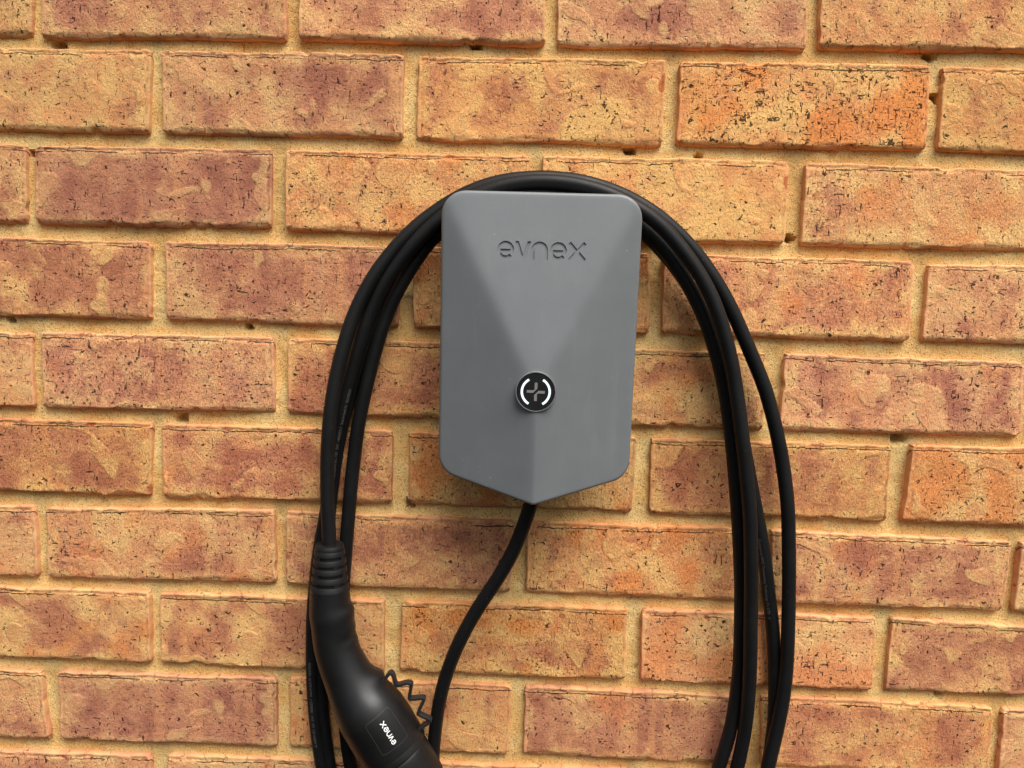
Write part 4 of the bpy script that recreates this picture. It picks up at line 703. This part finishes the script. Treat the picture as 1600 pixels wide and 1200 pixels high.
# label panel: thin raised edge line and white word, wrapped on the grip
tfr, nfr, bfr = fr
def onplug(along, across, lift):
    """along: mm back from the collar, across: mm of arc toward the image's upper right"""
    q = s[-1]-along; g = lambda arr: np.array([np.interp(q, s, arr[:, i]) for i in range(3)])
    c_, n_, b_ = g(pc), g(nfr), g(bfr); r_ = float(np.interp(q, s, pr)); th = across/r_
    return c_+(r_+lift)*(math.cos(th)*n_-PS*math.sin(th)*b_)
def panel_pts(lo, hi, hw, rc, skew):
    c = [(lo, -hw), (lo, hw), (hi, hw-skew), (hi, -hw)]; pts = []
    for i in range(4):
        p = np.array(c[i], float); a_ = np.array(c[i-1])-p; b_ = np.array(c[(i+1) % 4])-p; la, lb = np.linalg.norm(a_), np.linalg.norm(b_)
        P0, P2 = p+a_/la*rc, p+b_/lb*rc
        for t_ in np.linspace(0, 1, 7): pts.append((1-t_)**2*P0+2*t_*(1-t_)*p+t_*t_*P2)
        nx_ = np.array(c[(i+1) % 4], float)+(p-np.array(c[(i+1) % 4]))/lb*rc
        for t_ in np.linspace(0, 1, 9)[1:-1]: pts.append(P2*(1-t_)+nx_*t_)
    return np.array(pts)
pp = panel_pts(15, 47, 14.5, 3.2, 1.5); pp[:, 1] += PANEL_OFF; n_ = len(pp); cen = pp.mean(0)
v = []
for wdt, lift in ((.55, -.3), (.55, .16), (0, .16), (0, -.3)):
    for p in pp: d_ = cen-p; d_ /= np.linalg.norm(d_); v.append(onplug(*(p+d_*wdt), lift))
f = [(j*n_+k, j*n_+(k+1) % n_, (j+1)*n_+(k+1) % n_, (j+1)*n_+k) for j in range(3) for k in range(n_)]
panel = mesh_obj('label_panel', v, f, M_LINE, plug, sharp=40)
strokes2, wl2 = word_strokes(.2)
PH, PL = 4.6, 22.5
vs, fs = [], []
for st_ in strokes2:
    # densify outline, triangulate as a strip between the two sides
    n2 = len(st_)//2
    if len(st_) % 2 == 0:
        L_, Rr_ = st_[:n2], st_[n2:][::-1]
        ii = np.linspace(0, n2-1, max(n2, 12)); L_ = np.stack([np.interp(ii, range(n2), L_[:, k]) for k in (0, 1)], -1); Rr_ = np.stack([np.interp(ii, range(n2), Rr_[:, k]) for k in (0, 1)], -1)
    else:
        c7 = st_; L_ = np.array([c7[0], c7[6], c7[5], c7[4]]); Rr_ = np.array([c7[1], c7[2]+[0, 0], c7[2], c7[3]])
        L_ = np.array([c7[0], (c7[0]+c7[6])/2, c7[6], c7[5], (c7[5]+c7[4])/2, c7[4]]); Rr_ = np.array([c7[1], (c7[1]+c7[2])/2, c7[2], c7[2], (c7[2]+c7[3])/2, c7[3]])
    base = len(vs); m_ = len(L_)
    for arr in (L_, Rr_):
        for x_, y_ in arr: vs.append(onplug(TXT0+x_/wl2*PL, PANEL_OFF-(y_-.5)*PH, .28))
    fs += [(base+k, base+k+1, base+m_+k+1, base+m_+k) for k in range(m_-1)]
mesh_obj('lettering', vs, fs, M_WHITE, panel, smooth=False)

# ------------------------------------------------------------------ dry debris caught in a mortar joint
tw = empty('dry_twig', (-.1131, 0, .9866), 'tiny dry brown twig caught in the mortar left of the charger', 'twig')
for pts in ([(-117.5,4,995),(-115.5,3.2,990.5),(-113.4,2.6,986.5),(-111.6,3,983.4)], [(-113.8,2.8,987),(-116.4,2.6,985.6),(-118.4,3.4,983.6)]):
    p = spline(np.array(pts, float), 1.); v, f, _ = sweep(p, np.linspace(.8, .3, len(p)), 8); mesh_obj('twig_branch', v, [g[::-1] for g in f], M_TWIG, tw)
